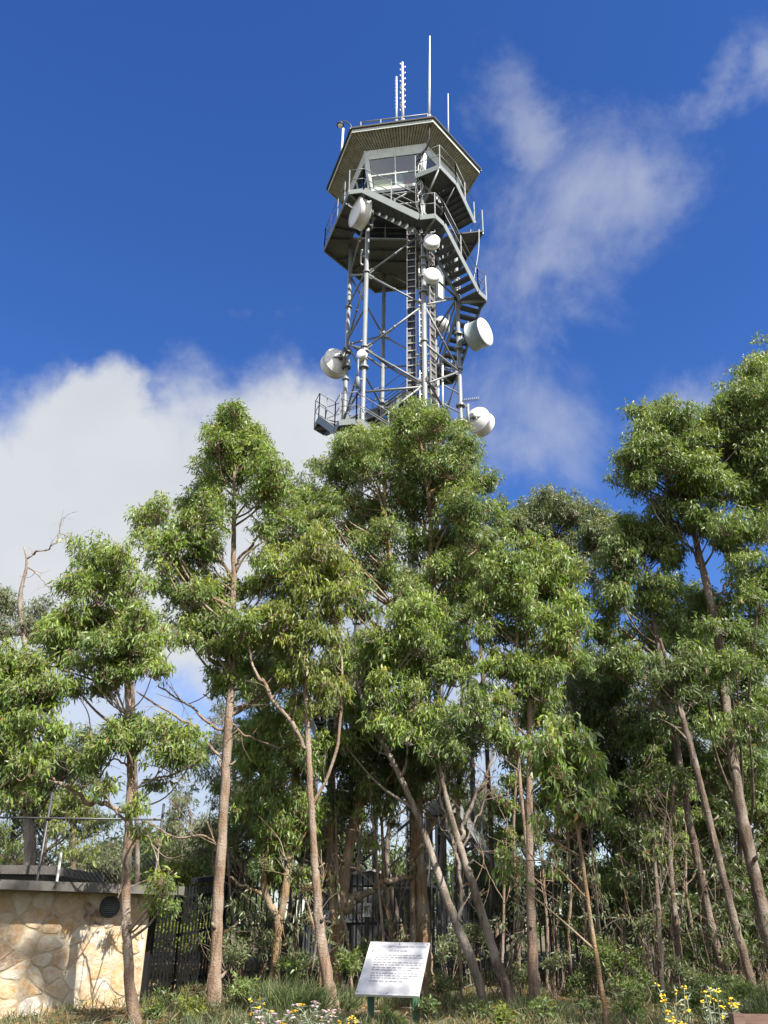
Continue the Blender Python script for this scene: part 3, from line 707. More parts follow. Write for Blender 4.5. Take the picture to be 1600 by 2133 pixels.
# ------------------------------------------------------------------ foliage
def leaf_mesh(name, mat, parent, pos, dr, L, W, rng, young, dead, curl=0.18):
    """every leaf is a bent three-edge blade hanging from pos along dr; one mesh for the whole crown"""
    n = len(pos)
    dr = dr/np.linalg.norm(dr, axis=1, keepdims=True)
    rv = rng.normal(size=(n, 3)); sd = np.cross(dr, rv); sd /= np.maximum(np.linalg.norm(sd, axis=1, keepdims=True), 1e-6)
    nm = np.cross(sd, dr)
    L = L[:, None]; W = W[:, None]; bend = (rng.normal(size=(n, 1))*curl)
    m = pos+dr*L*0.42+nm*L*bend*0.35; t = pos+dr*L+nm*L*bend*-0.6-np.array([0, 0, 1.])*L*0.10
    sk = sd*L*rng.normal(size=(n, 1))*0.10
    v = np.empty((n, 6, 3), np.float32)
    v[:, 0] = pos-sd*W*.10; v[:, 1] = pos+sd*W*.10; v[:, 2] = m-sd*W*.5+sk; v[:, 3] = m+sd*W*.5+sk; v[:, 4] = t-sd*W*.06; v[:, 5] = t+sd*W*.06
    v -= ROOT[parent.name].astype(np.float32) if parent is not None else 0
    base = (np.arange(n)*6)[:, None]
    loops = np.concatenate([base+np.array([[0, 1, 3, 2]]), base+np.array([[2, 3, 5, 4]])], axis=1).reshape(-1).astype(np.int32)
    me = bpy.data.meshes.new(name)
    me.vertices.add(n*6); me.vertices.foreach_set('co', v.reshape(-1))
    me.loops.add(len(loops)); me.loops.foreach_set('vertex_index', loops)
    me.polygons.add(n*2); me.polygons.foreach_set('loop_start', np.arange(0, n*8, 4, dtype=np.int32))
    try: me.polygons.foreach_set('loop_total', np.full(n*2, 4, np.int32))
    except Exception: pass
    at = me.attributes.new('leaf', 'FLOAT_COLOR', 'POINT')
    c = np.ones((n, 6, 4), np.float32); ph = rng.uniform(0, 6.28, 3); tone = np.sin(pos[:, 0]*2.3+ph[0]+np.sin(pos[:, 2]*1.7))*np.sin(pos[:, 2]*2.6+ph[1])+.6*np.sin(pos[:, 1]*2.1+pos[:, 0]*3.3+ph[2])
    c[:, :, 0] = np.clip(.5+.30*tone+rng.normal(size=n)*.24, 0, 1)[:, None]; c[:, :, 1] = young[:, None]; c[:, :, 2] = dead[:, None]
    at.data.foreach_set('color', c.reshape(-1))
    me.materials.append(MATS[mat]); me.update(); me.validate()
    ob = bpy.data.objects.new(name, me); COL.objects.link(ob)
    if parent is not None: ob.parent = parent; ROOT[ob.name] = ROOT[parent.name]
    return ob
def clump_points(rng, c, r, n, sub=None, flat=1.0, leaves=6):
    """points of leaf sprays in a lumpy dome: small domes set round a bigger one"""
    k = sub or int(np.clip(9+r*8, 9, 18)); ns = max(1, n//leaves)
    d = rng.normal(size=(k, 3)); d /= np.linalg.norm(d, axis=1, keepdims=True); d[:, 2] = np.where(d[:, 2] < -0.35, -d[:, 2]*.6, d[:, 2])
    cen = d*r*rng.uniform(.25, .82, (k, 1)); cen[:, 2] *= flat
    rad = r*rng.uniform(.22, .46, k)
    w = rad**2; idx = rng.choice(k, ns, p=w/w.sum())
    q = rng.normal(size=(ns, 3)); q /= np.linalg.norm(q, axis=1, keepdims=True)
    q[:, 2] = np.where((q[:, 2] < -0.2) & (rng.random(ns) < .58), -q[:, 2], q[:, 2])
    s = rng.random(ns)**0.42
    s = np.where(rng.random(ns) < .10, s*rng.uniform(1.0, 1.28, ns), s)
    p = cen[idx]+q*(s*rad[idx])[:, None]*np.array([1.0, 1.0, .98])
    top = np.clip(.45*q[:, 2]+.6*d[idx, 2]+.1, 0, 1)*s**.5
    out = (q*.6+d[idx]*.5)
    return np.asarray(c)+p, out, top, np.asarray(c)+cen, rad
def sprays(rng, p, out, top, leaves, L0, droop, young_amt, dead_p=0.012):
    n = len(p); pos = np.repeat(p, leaves, axis=0); o = np.repeat(out, leaves, axis=0)
    m = n*leaves
    pos = pos+rng.normal(size=(m, 3))*L0*.42
    dr = o*.34+rng.normal(size=(m, 3))*.42+np.array([0, 0, -droop])*rng.uniform(.3, 1.5, (m, 1))
    L = L0*rng.uniform(.6, 1.35, m); W = L*rng.uniform(.20, .33, m)
    sy = (rng.random(n)*.6+.4)*top**1.3
    young = np.clip(np.repeat(sy, leaves)*young_amt*rng.uniform(.4, 1.3, m), 0, 1)
    dead = (rng.random(m) < dead_p)*rng.uniform(.5, 1, m)
    return pos, dr, L, W, young, dead
def tree(name, label, cat, Y, trunks, clumps, leaf='leaf_bright', bark='bark_pale', dens=1.0, L0=.125, droop=1.2, young=.9, seed=1, spread=.5, limbs=(), group=None, twigs=True, dead_p=.022, ground_to=True, crown_name='crown', fill=1.25):
    """trunks: lists of (photo x, photo y, radius in photo px[, metres of extra depth]); clumps: (photo x, photo y, radius px[, extra depth])"""
    rng = np.random.default_rng(seed); tk = MB(); paths = []; RS = 1.33; L0 *= .72
    for ti, tr in enumerate(trunks):
        pts = []; rr = []
        for e in tr:
            y = Y+(e[3] if len(e) > 3 else 0); p = P(e[0], e[1], y); pts.append(p); rr.append(e[2]*.82*MPP(p))
        if ti == 0 and ground_to:
            b = pts[0].copy(); d = pts[0]-pts[1]; g = gz(b[0], b[1])
            if b[2] > g+.02:
                dd = d/max(abs(d[2]), .2); b2 = b+dd*(b[2]-g)*(1 if d[2] < 0 else 0); b2[2] = g-.06
                pts.insert(0, b2); rr.insert(0, rr[0]*1.35)
            else: rr[0] *= 1.25
        path = catmull(pts, 7); rad = np.interp(np.linspace(0, len(pts)-1, len(path)), np.arange(len(pts)), rr)
        wob = rng.normal(size=(len(path), 3))*rad[:, None]*.07; wob[0] = 0; wob[-1] = 0
        path = path+wob; rad = rad*(1+rng.normal(size=len(rad))*.045)
        tk.tube(path, rad, 14 if rad.max() > .06 else 9); paths.append((path, rad))
        if rad.max() > .055:
            for _ in range(9):
                j = int(rng.integers(2, len(path)-2)); a = rng.uniform(0, 6.28); h = np.array([math.cos(a), math.sin(a), 0]); b_ = path[j]+h*rad[j]*.8; k_ = rad[j]
                if rng.random() < .55: tk.tube([b_, b_+(h+[0, 0, .45])*k_*rng.uniform(.5, 1.0), b_+(h+[0, 0, .7])*k_*rng.uniform(1.1, 2.2)], [k_*.42, k_*.30, k_*.16], 7)
                else: tk.lathe(b_-h*k_*.1, h, [(0, k_*.5), (k_*.22, k_*.42), (k_*.34, k_*.2), (k_*.26, .001)], 9)
            for _ in range(10):
                j = int(rng.integers(1, len(path)-3)); a = rng.uniform(0, 6.28); h = np.array([math.cos(a), math.sin(a), 0]); t_ = np.array([-h[1], h[0], 0]); w_ = rng.uniform(.008, .02); l_ = rng.uniform(.15, .45); b_ = path[j]+h*(rad[j]*1.01)
                tk.add([b_-t_*w_, b_+t_*w_, b_+h*.02-[0, 0, l_*.5]+t_*w_, b_+h*.02-[0, 0, l_*.5]-t_*w_, b_+h*.07-[0, 0, l_]+t_*w_*.4, b_+h*.07-[0, 0, l_]-t_*w_*.4], [(0, 1, 2, 3), (3, 2, 4, 5)])
    root = thing(name, label, cat, (*paths[0][0][0][:2], paths[0][0][0][2]), group)
    for lb in limbs:
        pts = [P(e[0], e[1], Y+(e[3] if len(e) > 3 else 0)) for e in lb]; rr = [e[2]*.72*MPP(p) for e, p in zip(lb, pts)]
        path = catmull(pts, 6); rad = np.interp(np.linspace(0, len(pts)-1, len(path)), np.arange(len(pts)), rr)
        kk = np.repeat(rng.normal(size=((len(path)+2)//3+1, 3)), 3, axis=0)[:len(path)]
        path[1:-1] += kk[1:-1]*rad[1:-1, None]*.9+rng.normal(size=(len(path)-2, 3))*rad[1:-1, None]*.3; rad = rad*(1+rng.normal(size=len(rad))*.08)
        tk.tube(catmull(path, 3), np.interp(np.linspace(0, len(rad)-1, 3*(len(rad)-1)+1), np.arange(len(rad)), rad), 9); paths.append((path, rad))
        for j in rng.integers(2, len(path), 6):
            d = nrm(nrm(path[min(j+1, len(path)-1)]-path[j-1])*.6+rng.normal(size=3)*.7+[0, 0, .35])*rng.uniform(.25, .9); e = path[j]+d
            m1 = path[j]+d*.5+rng.normal(size=3)*.06; tk.tube(catmull([path[j], m1, e], 4), np.linspace(.008, .002, 9), 5, False)
            tk.tube([m1, m1+nrm(rng.normal(size=3)+d)*.25], [.004, .0015], 4, False)
    A = []
    allp = np.concatenate([p for p, r in paths]); allr = np.concatenate([r for p, r in paths])
    clumps = list(clumps); nb = len(clumps)          # smaller boughs between the main ones close the crown
    for _ in range(int(nb*fill)):
        a = clumps[rng.integers(nb)]; near = sorted(clumps[:nb], key=lambda q: (q[0]-a[0])**2+(q[1]-a[1])**2)[1:5]
        if not near: break
        b = near[rng.integers(len(near))]; t = rng.uniform(.2, .8)
        clumps.append((a[0]+(b[0]-a[0])*t+rng.uniform(-14, 14), a[1]+(b[1]-a[1])*t+rng.uniform(-18, 18), .5*(a[2]+b[2])*rng.uniform(.5, .85)))
    xs = [c[0] for c in clumps]; hw = (max(xs)-min(xs))/2 if xs else 0
    for ci, cl in enumerate(clumps):
        c0 = P(cl[0], cl[1], Y); r = cl[2]*RS*MPP(c0)
        dy = cl[3] if len(cl) > 3 else rng.uniform(-1, 1)*min(spread*hw*MPP(c0), 1.6)
        c = P(cl[0], cl[1], Y+dy); r = cl[2]*RS*MPP(c)
        n = int(dens*2050*r*r*(.117/L0)**2); n = max(n, 60)
        p, o, top, cen, rad = clump_points(rng, c, r, n)
        A.append(sprays(rng, p, o, top, 6, L0, droop, young*rng.uniform(.55, 1.15), dead_p))
        # limb from the nearest lower point of the trunk
        hd = np.linalg.norm(allp[:, :2]-c[:2], axis=1); drop = c[2]-allp[:, 2]
        cost = np.abs(drop-(.25*r+.75*hd))+hd*.35+(drop < 0.0)*50
        j = int(np.argmin(cost)); a = allp[j]; ar = max(allr[j]*.55, .010)
        l = np.linalg.norm(c-a)
        if l > .15:
            r0 = min(ar, .012+.018*l); mid = a+(c-a)*.5+rng.normal(size=3)*l*.07+[0, 0, -.05*l]
            tk.tube(catmull([a, mid, c+[0, 0, .1*r]], 6), np.linspace(r0, max(.006, r0*.35), 13), 7)
        if twigs:
            st = c-[0, 0, .35*r]
            for q, rq in zip(cen, rad):
                m2 = (st+q)/2+rng.normal(size=3)*r*.12; tk.tube(catmull([st+(c-st)*.3, m2, q], 4), np.linspace(.010, .004, 9), 5)
                for _ in range(3):
                    e = q+nrm(rng.normal(size=3)+[0, 0, .3])*rq*.95; tk.tube([q, (q+e)/2+rng.normal(size=3)*.03, e], [.005, .004, .002], 4, False)
    tk.build('trunk', bark, root)
    if A:
        leaf_mesh(crown_name, leaf, root, *[np.concatenate([a[i] for a in A]) for i in range(4)], rng, np.concatenate([a[4] for a in A]), np.concatenate([a[5] for a in A]))
    return root

FT = 'eucalypts growing in front of the tower'
# 1 left, in front of the stone building
tree('eucalypt_tree', 'slender eucalypt whose pale trunk stands directly in front of the stone building', 'tree', 12.6,
     [[(285, 2160, 15), (272, 2060, 14), (265, 1960, 11.5), (262, 1860, 11), (266, 1760, 10.5), (270, 1680, 10), (272, 1580, 9), (268, 1480, 8), (266, 1420, 7), (272, 1330, 5), (250, 1230, 4), (235, 1170, 2.5)]],
     [(190, 1185, 62), (248, 1175, 50), (150, 1225, 45), (205, 1240, 55), (275, 1225, 48), (130, 1315, 48), (190, 1320, 62), (120, 1375, 45), (255, 1360, 58), (310, 1350, 42), (180, 1385, 48), (240, 1410, 40), (320, 1400, 36),
      (310, 1530, 45), (375, 1545, 48), (340, 1585, 42), (150, 1290, 44), (215, 1290, 46), (100, 1330, 40), (290, 1300, 40), (340, 1330, 34), (215, 1440, 34), (150, 1440, 34), (210, 1570, 40), (185, 1600, 34), (400, 1590, 32), (280, 1690, 30), (340, 1855, 36), (322, 1895, 26), (235, 1530, 34)],
     'leaf_bright', 'bark_pale', 1.0, .12, .8, .9, 11,
     limbs=[[(266, 1690, 6), (235, 1680, 6.5), (190, 1665, 6), (145, 1648, 5), (120, 1630, 4.5), (100, 1605, 3)], [(268, 1500, 4), (240, 1465, 3.5), (210, 1430, 3), (130, 1395, 2)], [(270, 1660, 3), (300, 1630, 3), (350, 1615, 2.5), (390, 1600, 1.5)],
            [(262, 1790, 2.5), (300, 1740, 2.5), (330, 1790, 2), (340, 1850, 1.5)], [(268, 1510, 3), (240, 1440, 3), (215, 1425, 2.4), (190, 1400, 2)], [(270, 1600, 3.0), (235, 1580, 2.5), (205, 1620, 2.2), (190, 1545, 1.5)]], group=FT)
# far left: crown of a neighbour whose trunk is out of the frame
tree('eucalypt_tree', 'bushy bright eucalypt filling the left picture edge beside the stone building', 'tree', 12.0,
     [[(-75, 2150, 15), (-70, 1900, 13), (-60, 1700, 10), (-40, 1560, 7), (-10, 1450, 4), (10, 1400, 2.5)]],
     [(25, 1400, 52), (75, 1440, 52), (20, 1470, 62), (85, 1510, 48), (35, 1545, 52), (-30, 1430, 60), (-30, 1540, 70), (60, 1600, 40), (15, 1610, 48), (95, 1470, 38), (70, 1390, 36), (110, 1430, 34), (120, 1530, 30), (-20, 1650, 50), (35, 1660, 34), (90, 1570, 34), (5, 1370, 36)],
     'leaf_bright', 'bark_pale', 1.0, .12, .8, .8, 12, group=FT, limbs=[[(-50, 1640, 6), (20, 1560, 4.5), (60, 1500, 3)]])
# 2 tall pale-trunked tree with pointed crown
tree('eucalypt_tree', 'tall eucalypt with smooth pale trunk and a pointed crown left of the tower', 'tree', 14.6,
     [[(443, 2100, 18), (449, 1990, 15), (455, 1850, 14), (465, 1700, 12.5), (472, 1580, 11.5), (478, 1480, 10.5), (484, 1380, 9), (486, 1250, 7.5), (487, 1130, 6), (488, 1020, 4.5), (488, 930, 3), (486, 870, 1.5)]],
     [(487, 865, 34), (455, 925, 40), (525, 930, 42), (565, 975, 38), (430, 1030, 40), (468, 900, 34), (505, 905, 40), (460, 945, 38), (510, 955, 52), (545, 945, 30), (440, 990, 38), (490, 1000, 58), (550, 1000, 46), (455, 1040, 36), (535, 1045, 46), (575, 1030, 30),
      (395, 1060, 40), (330, 1080, 44), (435, 1075, 40), (580, 1060, 40), (605, 1100, 44), (320, 1130, 40), (385, 1125, 52), (345, 1180, 44), (420, 1165, 46), (300, 1100, 30), (440, 1120, 36), (545, 1110, 38), (390, 1205, 40), (350, 1235, 34), (430, 1230, 34),
      (400, 1290, 40), (450, 1285, 50), (500, 1310, 42), (430, 1335, 38), (480, 1360, 44), (520, 1345, 32), (465, 1400, 34), (500, 1400, 30), (570, 1190, 36), (540, 1230, 34), (410, 1250, 40), (470, 1240, 36), (390, 1330, 36), (540, 1390, 32), (450, 1440, 30), (540, 1440, 34), (590, 1400, 34)],
     'leaf_bright', 'bark_pale', 1.0, .12, .7, .85, 13,
     limbs=[[(486, 1180, 4), (510, 1150, 4), (550, 1110, 3), (590, 1090, 2)], [(466, 1620, 5), (455, 1580, 4.5), (430, 1540, 4), (380, 1500, 3.5), (320, 1465, 3), (285, 1440, 2)], [(474, 1530, 4), (430, 1500, 4), (380, 1460, 3), (330, 1430, 2)],
            [(476, 1500, 3.5), (520, 1535, 3), (580, 1560, 2.5)], [(456, 1790, 3), (450, 1760, 3), (420, 1740, 3), (370, 1745, 2.4), (300, 1710, 2)], [(484, 1200, 3), (440, 1150, 2.5), (380, 1100, 2)]], group=FT)
# 3 big round crown directly under the tower
tree('eucalypt_tree', 'largest eucalypt with a broad round crown directly below the tower cabin', 'tree', 16.6,
     [[(886, 2010, 20), (880, 1900, 17), (872, 1760, 14), (868, 1620, 13), (868, 1480, 13), (880, 1400, 13), (892, 1300, 9), (898, 1180, 7), (895, 1060, 5), (880, 950, 3), (872, 880, 2)],
      [(862, 2000, 10), (860, 1850, 9), (862, 1700, 8), (858, 1560, 8), (856, 1440, 8), (845, 1350, 7), (820, 1220, 6), (805, 1100, 5), (800, 980, 3)]],
     [(868, 868, 36), (835, 890, 38), (905, 890, 38), (785, 920, 48), (860, 930, 58), (930, 920, 46), (740, 930, 42), (715, 960, 40), (970, 950, 40), (700, 1010, 46), (760, 980, 60), (830, 1000, 64), (905, 990, 64), (975, 1000, 54), (1010, 1020, 36),
      (690, 1060, 40), (740, 1060, 56), (810, 1080, 60), (880, 1070, 60), (950, 1070, 60), (1010, 1075, 44), (670, 1110, 30), (720, 1120, 46), (785, 1140, 46), (860, 1150, 52), (930, 1140, 50), (985, 1130, 42), (660, 980, 28), (650, 1050, 36), (640, 1085, 30), (905, 1200, 44), (960, 1195, 40), (1020, 1130, 36), (780, 1200, 40), (700, 1180, 40), (740, 1230, 40), (830, 1210, 44), (860, 1240, 40), (950, 1240, 40), (1000, 1210, 36), (690, 1240, 34), (760, 1280, 38), (910, 1270, 36), (980, 1290, 34)],
     'leaf_mid', 'bark_orange', 1.15, .12, .75, .8, 14, group=FT,
     limbs=[[(886, 1390, 7), (905, 1350, 6), (925, 1320, 4), (945, 1280, 2)], [(862, 1700, 4), (900, 1660, 4), (960, 1600, 3), (1000, 1560, 2)]])
# 4 leaning tree with crown in the centre
tree('eucalypt_tree', 'leaning grey eucalypt right of the information board with a bright crown in the middle', 'tree', 15.0,
     [[(1008, 2085, 13), (985, 2010, 12), (945, 1910, 11), (905, 1800, 9.5), (870, 1700, 8), (830, 1610, 7), (790, 1530, 6.5), (760, 1470, 6), (745, 1400, 4), (790, 1340, 2.5)]],
     [(870, 1270, 44), (835, 1310, 50), (905, 1305, 44), (940, 1340, 32), (870, 1350, 56), (800, 1360, 46), (925, 1370, 40), (770, 1400, 44), (835, 1400, 52), (900, 1400, 44), (760, 1450, 40), (810, 1460, 48), (700, 1400, 40), (720, 1560, 36), (950, 1420, 36), (960, 1380, 34), (865, 1455, 46), (890, 1500, 40), (800, 1510, 40), (770, 1330, 30), (850, 1540, 40), (740, 1500, 36), (900, 1550, 36)],
     'leaf_bright', 'bark_grey', 1.0, .13, 1.0, .7, 15, group=FT,
     limbs=[[(962, 1920, 5), (958, 1850, 5), (945, 1780, 4.5), (925, 1680, 4), (910, 1600, 3), (895, 1500, 2)], [(740, 1440, 4), (690, 1430, 4), (650, 1420, 3.5), (600, 1400, 2.5), (560, 1380, 2)]])
# 5 left of centre, yellow-green weeping crown
tree('eucalypt_tree', 'eucalypt with a weeping yellow green crown between the pointed and the round crown', 'tree', 14.2,
     [[(688, 2070, 17), (668, 1960, 14), (660, 1860, 11), (652, 1740, 9), (645, 1620, 8), (640, 1500, 7.5), (634, 1380, 6), (632, 1280, 5), (640, 1200, 3), (650, 1140, 2)]],
     [(652, 1130, 34), (625, 1165, 44), (680, 1160, 40), (585, 1180, 42), (640, 1205, 50), (700, 1200, 42), (560, 1215, 34), (600, 1240, 48), (665, 1250, 46), (570, 1280, 36), (625, 1290, 42), (720, 1240, 30), (690, 1290, 36), (545, 1175, 28), (655, 1320, 34), (600, 1330, 34), (560, 1330, 34), (690, 1340, 32), (640, 1400, 34), (600, 1420, 32), (700, 1440, 32), (660, 1480, 30)],
     'leaf_yellowgreen', 'bark_pale', 1.0, .135, 1.15, .55, 16, group=FT,
     limbs=[[(640, 1560, 6), (610, 1500, 6), (560, 1440, 5.5), (530, 1390, 4), (515, 1330, 3)], [(648, 1700, 5), (700, 1560, 4.5), (712, 1400, 4), (705, 1320, 3), (690, 1250, 2)]])
# 6 right of centre
tree('eucalypt_tree', 'eucalypt with a full drooping bright crown right of the tower foot', 'tree', 14.6,
     [[(1113, 2070, 16), (1108, 1950, 13), (1104, 1830, 11), (1102, 1700, 9.5), (1104, 1560, 8), (1104, 1430, 7), (1098, 1320, 5), (1095, 1220, 3), (1090, 1160, 2)],
      [(1100, 1780, 5), (1085, 1650, 5), (1075, 1500, 5), (1072, 1400, 4), (1080, 1300, 3)]],
     [(1085, 1145, 40), (1120, 1165, 46), (1050, 1180, 44), (1160, 1170, 42), (1085, 1210, 54), (1025, 1215, 36), (1140, 1220, 54), (1190, 1210, 38), (1060, 1270, 48), (1115, 1275, 52), (1175, 1265, 46), (1010, 1270, 36), (1030, 1330, 42), (1085, 1335, 50), (1140, 1330, 46), (1190, 1310, 34), (1060, 1390, 42), (1110, 1390, 42), (1000, 1320, 30), (1020, 1390, 34), (1080, 1440, 36), (1130, 1450, 40), (1050, 1470, 40), (1110, 1500, 38), (1160, 1400, 40), (1030, 1530, 34), (1065, 1560, 34), (1190, 1370, 36)],
     'leaf_bright', 'bark_pale', 1.05, .13, 1.0, .8, 17, group=FT)
# 7 farther rounded crowns against the sky
tree('eucalypt_tree', 'farther olive eucalypt whose rounded top shows against the sky right of the dish', 'tree', 19.5,
     [[(1215, 2020, 10), (1210, 1800, 9), (1200, 1600, 8), (1190, 1400, 7), (1170, 1250, 5), (1160, 1120, 3)]],
     [(1155, 1040, 34), (1125, 1070, 40), (1185, 1065, 38), (1085, 1080, 36), (1155, 1110, 48), (1210, 1090, 40), (1250, 1080, 36), (1055, 1080, 34), (1230, 1130, 44), (1180, 1150, 40), (1260, 1150, 40), (1100, 1120, 40), (1050, 1120, 40), (1270, 1110, 34), (1230, 1190, 40), (1265, 1230, 36)],
     'leaf_grey', 'bark_dark', 1.05, .12, .8, .9, 18, group=FT)
# 8 middle right crown on a leaning trunk
tree('eucalypt_tree', 'eucalypt on a long thin leaning trunk right of centre with a hanging crown', 'tree', 15.6,
     [[(1512, 2045, 12), (1490, 1960, 10.5), (1465, 1850, 9.5), (1435, 1700, 9), (1410, 1560, 8.5), (1390, 1440, 8), (1368, 1330, 7), (1355, 1240, 5), (1340, 1160, 3)]],
     [(1310, 1100, 42), (1350, 1110, 44), (1285, 1140, 42), (1390, 1120, 40), (1330, 1160, 52), (1385, 1175, 44), (1280, 1190, 40), (1330, 1220, 48), (1385, 1235, 40), (1290, 1250, 38), (1340, 1270, 40), (1395, 1290, 34), (1270, 1290, 30), (1320, 1320, 34), (1415, 1150, 26), (1300, 1370, 30), (1360, 1350, 36), (1250, 1330, 38), (1230, 1260, 36), (1260, 1390, 34), (1330, 1400, 34)],
     'leaf_mid', 'bark_dark', 1.0, .13, 1.0, .6, 19, group=FT,
     limbs=[[(1372, 1350, 4), (1345, 1290, 3), (1320, 1230, 2)], [(1392, 1450, 3.5), (1420, 1400, 3), (1440, 1340, 2)]])
# 9 tall tree at the right edge
tree('eucalypt_tree', 'tallest right hand eucalypt with a heavy dark crown reaching into the blue sky', 'tree', 15.2,
     [[(1625, 2060, 19), (1590, 1900, 17), (1555, 1750, 15), (1530, 1600, 13.5), (1512, 1480, 12.5), (1498, 1350, 11), (1480, 1250, 9.5), (1458, 1160, 8.5), (1446, 1100, 7), (1450, 1020, 5), (1470, 940, 3.5), (1500, 860, 2)]],
     [(1385, 855, 36), (1420, 870, 44), (1360, 890, 46), (1335, 925, 38), (1400, 920, 56), (1310, 960, 36), (1350, 965, 48), (1440, 930, 48), (1300, 1005, 34), (1395, 980, 50), (1340, 1010, 42), (1450, 985, 52), (1500, 900, 48), (1540, 830, 46), (1575, 780, 44), (1510, 840, 36), (1605, 760, 50), (1590, 830, 52), (1545, 890, 56), (1600, 900, 60), (1510, 960, 54), (1570, 960, 58), (1500, 1030, 50), (1560, 1040, 56), (1610, 1020, 60), (1420, 1045, 44), (1380, 1060, 36), (1455, 1070, 44), (1520, 1100, 46), (1590, 1110, 52), (1420, 1100, 30), (1480, 1120, 30), (1470, 890, 46), (1520, 900, 50), (1570, 880, 50), (1600, 960, 50), (1540, 1000, 50), (1480, 1000, 46), (1590, 1060, 46), (1530, 1130, 44), (1550, 1180, 40), (1370, 930, 50), (1430, 1010, 46), (1340, 870, 34), (1650, 850, 80), (1650, 1000, 80)],
     'leaf_mid', 'bark_dark', 1.1, .12, .85, .75, 20, group=FT,
     limbs=[[(1484, 1240, 4), (1530, 1200, 4), (1600, 1120, 3)], [(1460, 1180, 4), (1430, 1130, 3), (1400, 1080, 2)], [(1450, 1080, 3), (1500, 1100, 3), (1580, 1160, 2.4)]])
# 10 right edge, lower mass
tree('eucalypt_tree', 'shaded eucalypt at the right picture edge behind the tall dark crowned one', 'tree', 17.0,
     [[(1560, 2030, 10), (1545, 1850, 9), (1545, 1650, 8), (1560, 1480, 6), (1570, 1350, 4)]],
     [(1560, 1230, 48), (1600, 1200, 46), (1510, 1270, 40), (1590, 1300, 56), (1470, 1290, 40), (1540, 1330, 50), (1450, 1340, 40), (1600, 1380, 50), (1500, 1380, 46), (1555, 1420, 48), (1600, 1470, 46), (1470, 1430, 40), (1520, 1480, 46), (1580, 1540, 50), (1480, 1520, 40), (1545, 1580, 44), (1605, 1620, 48), (1500, 1600, 36), (1570, 1680, 44), (1610, 1730, 44), (1450, 1240, 28), (1430, 1470, 36), (1500, 1310, 40, -2.4), (1535, 1400, 44, -2.6), (1475, 1420, 40, -2.2), (1560, 1500, 40, -2.4), (1510, 1530, 34, -2.4), (1580, 1260, 44, -2.4), (1450, 1370, 34, -2.0)],
     'leaf_mid', 'bark_dark', 1.0, .13, .8, .35, 21, group=FT)
# 11 young tree at lower right
tree('eucalypt_sapling', 'young eucalypt with large hanging leaves and a thin reddish stem at lower right', 'tree', 12.6,
     [[(1266, 2140, 7), (1250, 2040, 6), (1228, 1900, 5.5), (1214, 1800, 5), (1200, 1700, 4), (1190, 1600, 3), (1180, 1530, 2)]],
     [(1165, 1520, 38), (1200, 1545, 40), (1140, 1560, 38), (1180, 1590, 46), (1225, 1595, 38), (1130, 1620, 34), (1175, 1640, 42), (1220, 1650, 40), (1185, 1690, 38), (1235, 1690, 32), (1150, 1670, 32), (1130, 1720, 24), (1250, 1640, 26), (1060, 1830, 30), (1050, 1790, 26)],
     'leaf_bright', 'bark_orange', .85, .16, 1.2, .35, 22, group=FT, limbs=[[(1222, 1870, 3), (1150, 1800, 2.4), (1075, 1790, 1.6)]], dead_p=.04)
# 12 low crown left of centre on a crooked orange trunk
tree('eucalypt_tree', 'low crooked eucalypt with orange forked trunk in front of the black fence', 'tree', 15.6,
     [[(572, 2060, 13), (574, 1990, 11), (580, 1920, 11), (560, 1880, 9), (550, 1840, 8), (560, 1780, 7), (580, 1700, 6), (590, 1620, 4)], [(582, 1925, 9), (594, 1860, 10), (600, 1790, 8), (612, 1700, 5), (620, 1620, 3)]],
     [(575, 1560, 42), (615, 1580, 40), (545, 1600, 38), (590, 1620, 46), (640, 1620, 36), (560, 1660, 40), (610, 1680, 44), (580, 1730, 40), (540, 1720, 34), (630, 1740, 36), (600, 1780, 34), (555, 1775, 30), (640, 1680, 32), (545, 1540, 40), (650, 1560, 36), (600, 1840, 30), (560, 1830, 28), (520, 1650, 36), (500, 1700, 34), (550, 1500, 38), (600, 1510, 38), (640, 1600, 40), (520, 1560, 36), (660, 1720, 32), (510, 1600, 32)],
     'leaf_bright', 'bark_orange', .95, .13, 1.0, .6, 23, group=FT, limbs=[[(556, 1870, 5), (530, 1855, 4.5), (500, 1845, 4), (480, 1828, 3)]])
# 13 thick forked trunk left of the board
tree('eucalypt_tree', 'thick forked eucalypt trunk with an arching side limb, left of the information board', 'tree', 16.4,
     [[(700, 2020, 16), (703, 1950, 15), (712, 1880, 16), (722, 1800, 14), (732, 1740, 14), (748, 1680, 13), (755, 1620, 10), (750, 1540, 7)], [(700, 1930, 12), (690, 1840, 10), (688, 1740, 9), (690, 1640, 8), (700, 1520, 6), (706, 1440, 4)]],
     [(720, 1560, 46), (760, 1590, 44), (690, 1600, 40), (740, 1640, 40), (800, 1600, 46), (780, 1660, 36), (830, 1640, 40), (700, 1490, 36), (690, 1680, 36), (670, 1560, 34), (840, 1580, 40), (780, 1530, 40), (730, 1690, 34), (690, 1740, 30), (880, 1560, 38), (815, 1690, 34), (860, 1660, 34), (890, 1610, 36)],
     'leaf_dark', 'bark_orange', .95, .13, .8, .4, 24, group=FT,
     limbs=[[(712, 1892, 11), (745, 1868, 9.5), (790, 1845, 8.5), (830, 1828, 8), (852, 1806, 7), (870, 1770, 6), (900, 1725, 5), (950, 1680, 4), (990, 1590, 3)], [(812, 1960, 5), (806, 1880, 5), (800, 1800, 4), (792, 1700, 3)]], dead_p=.05)
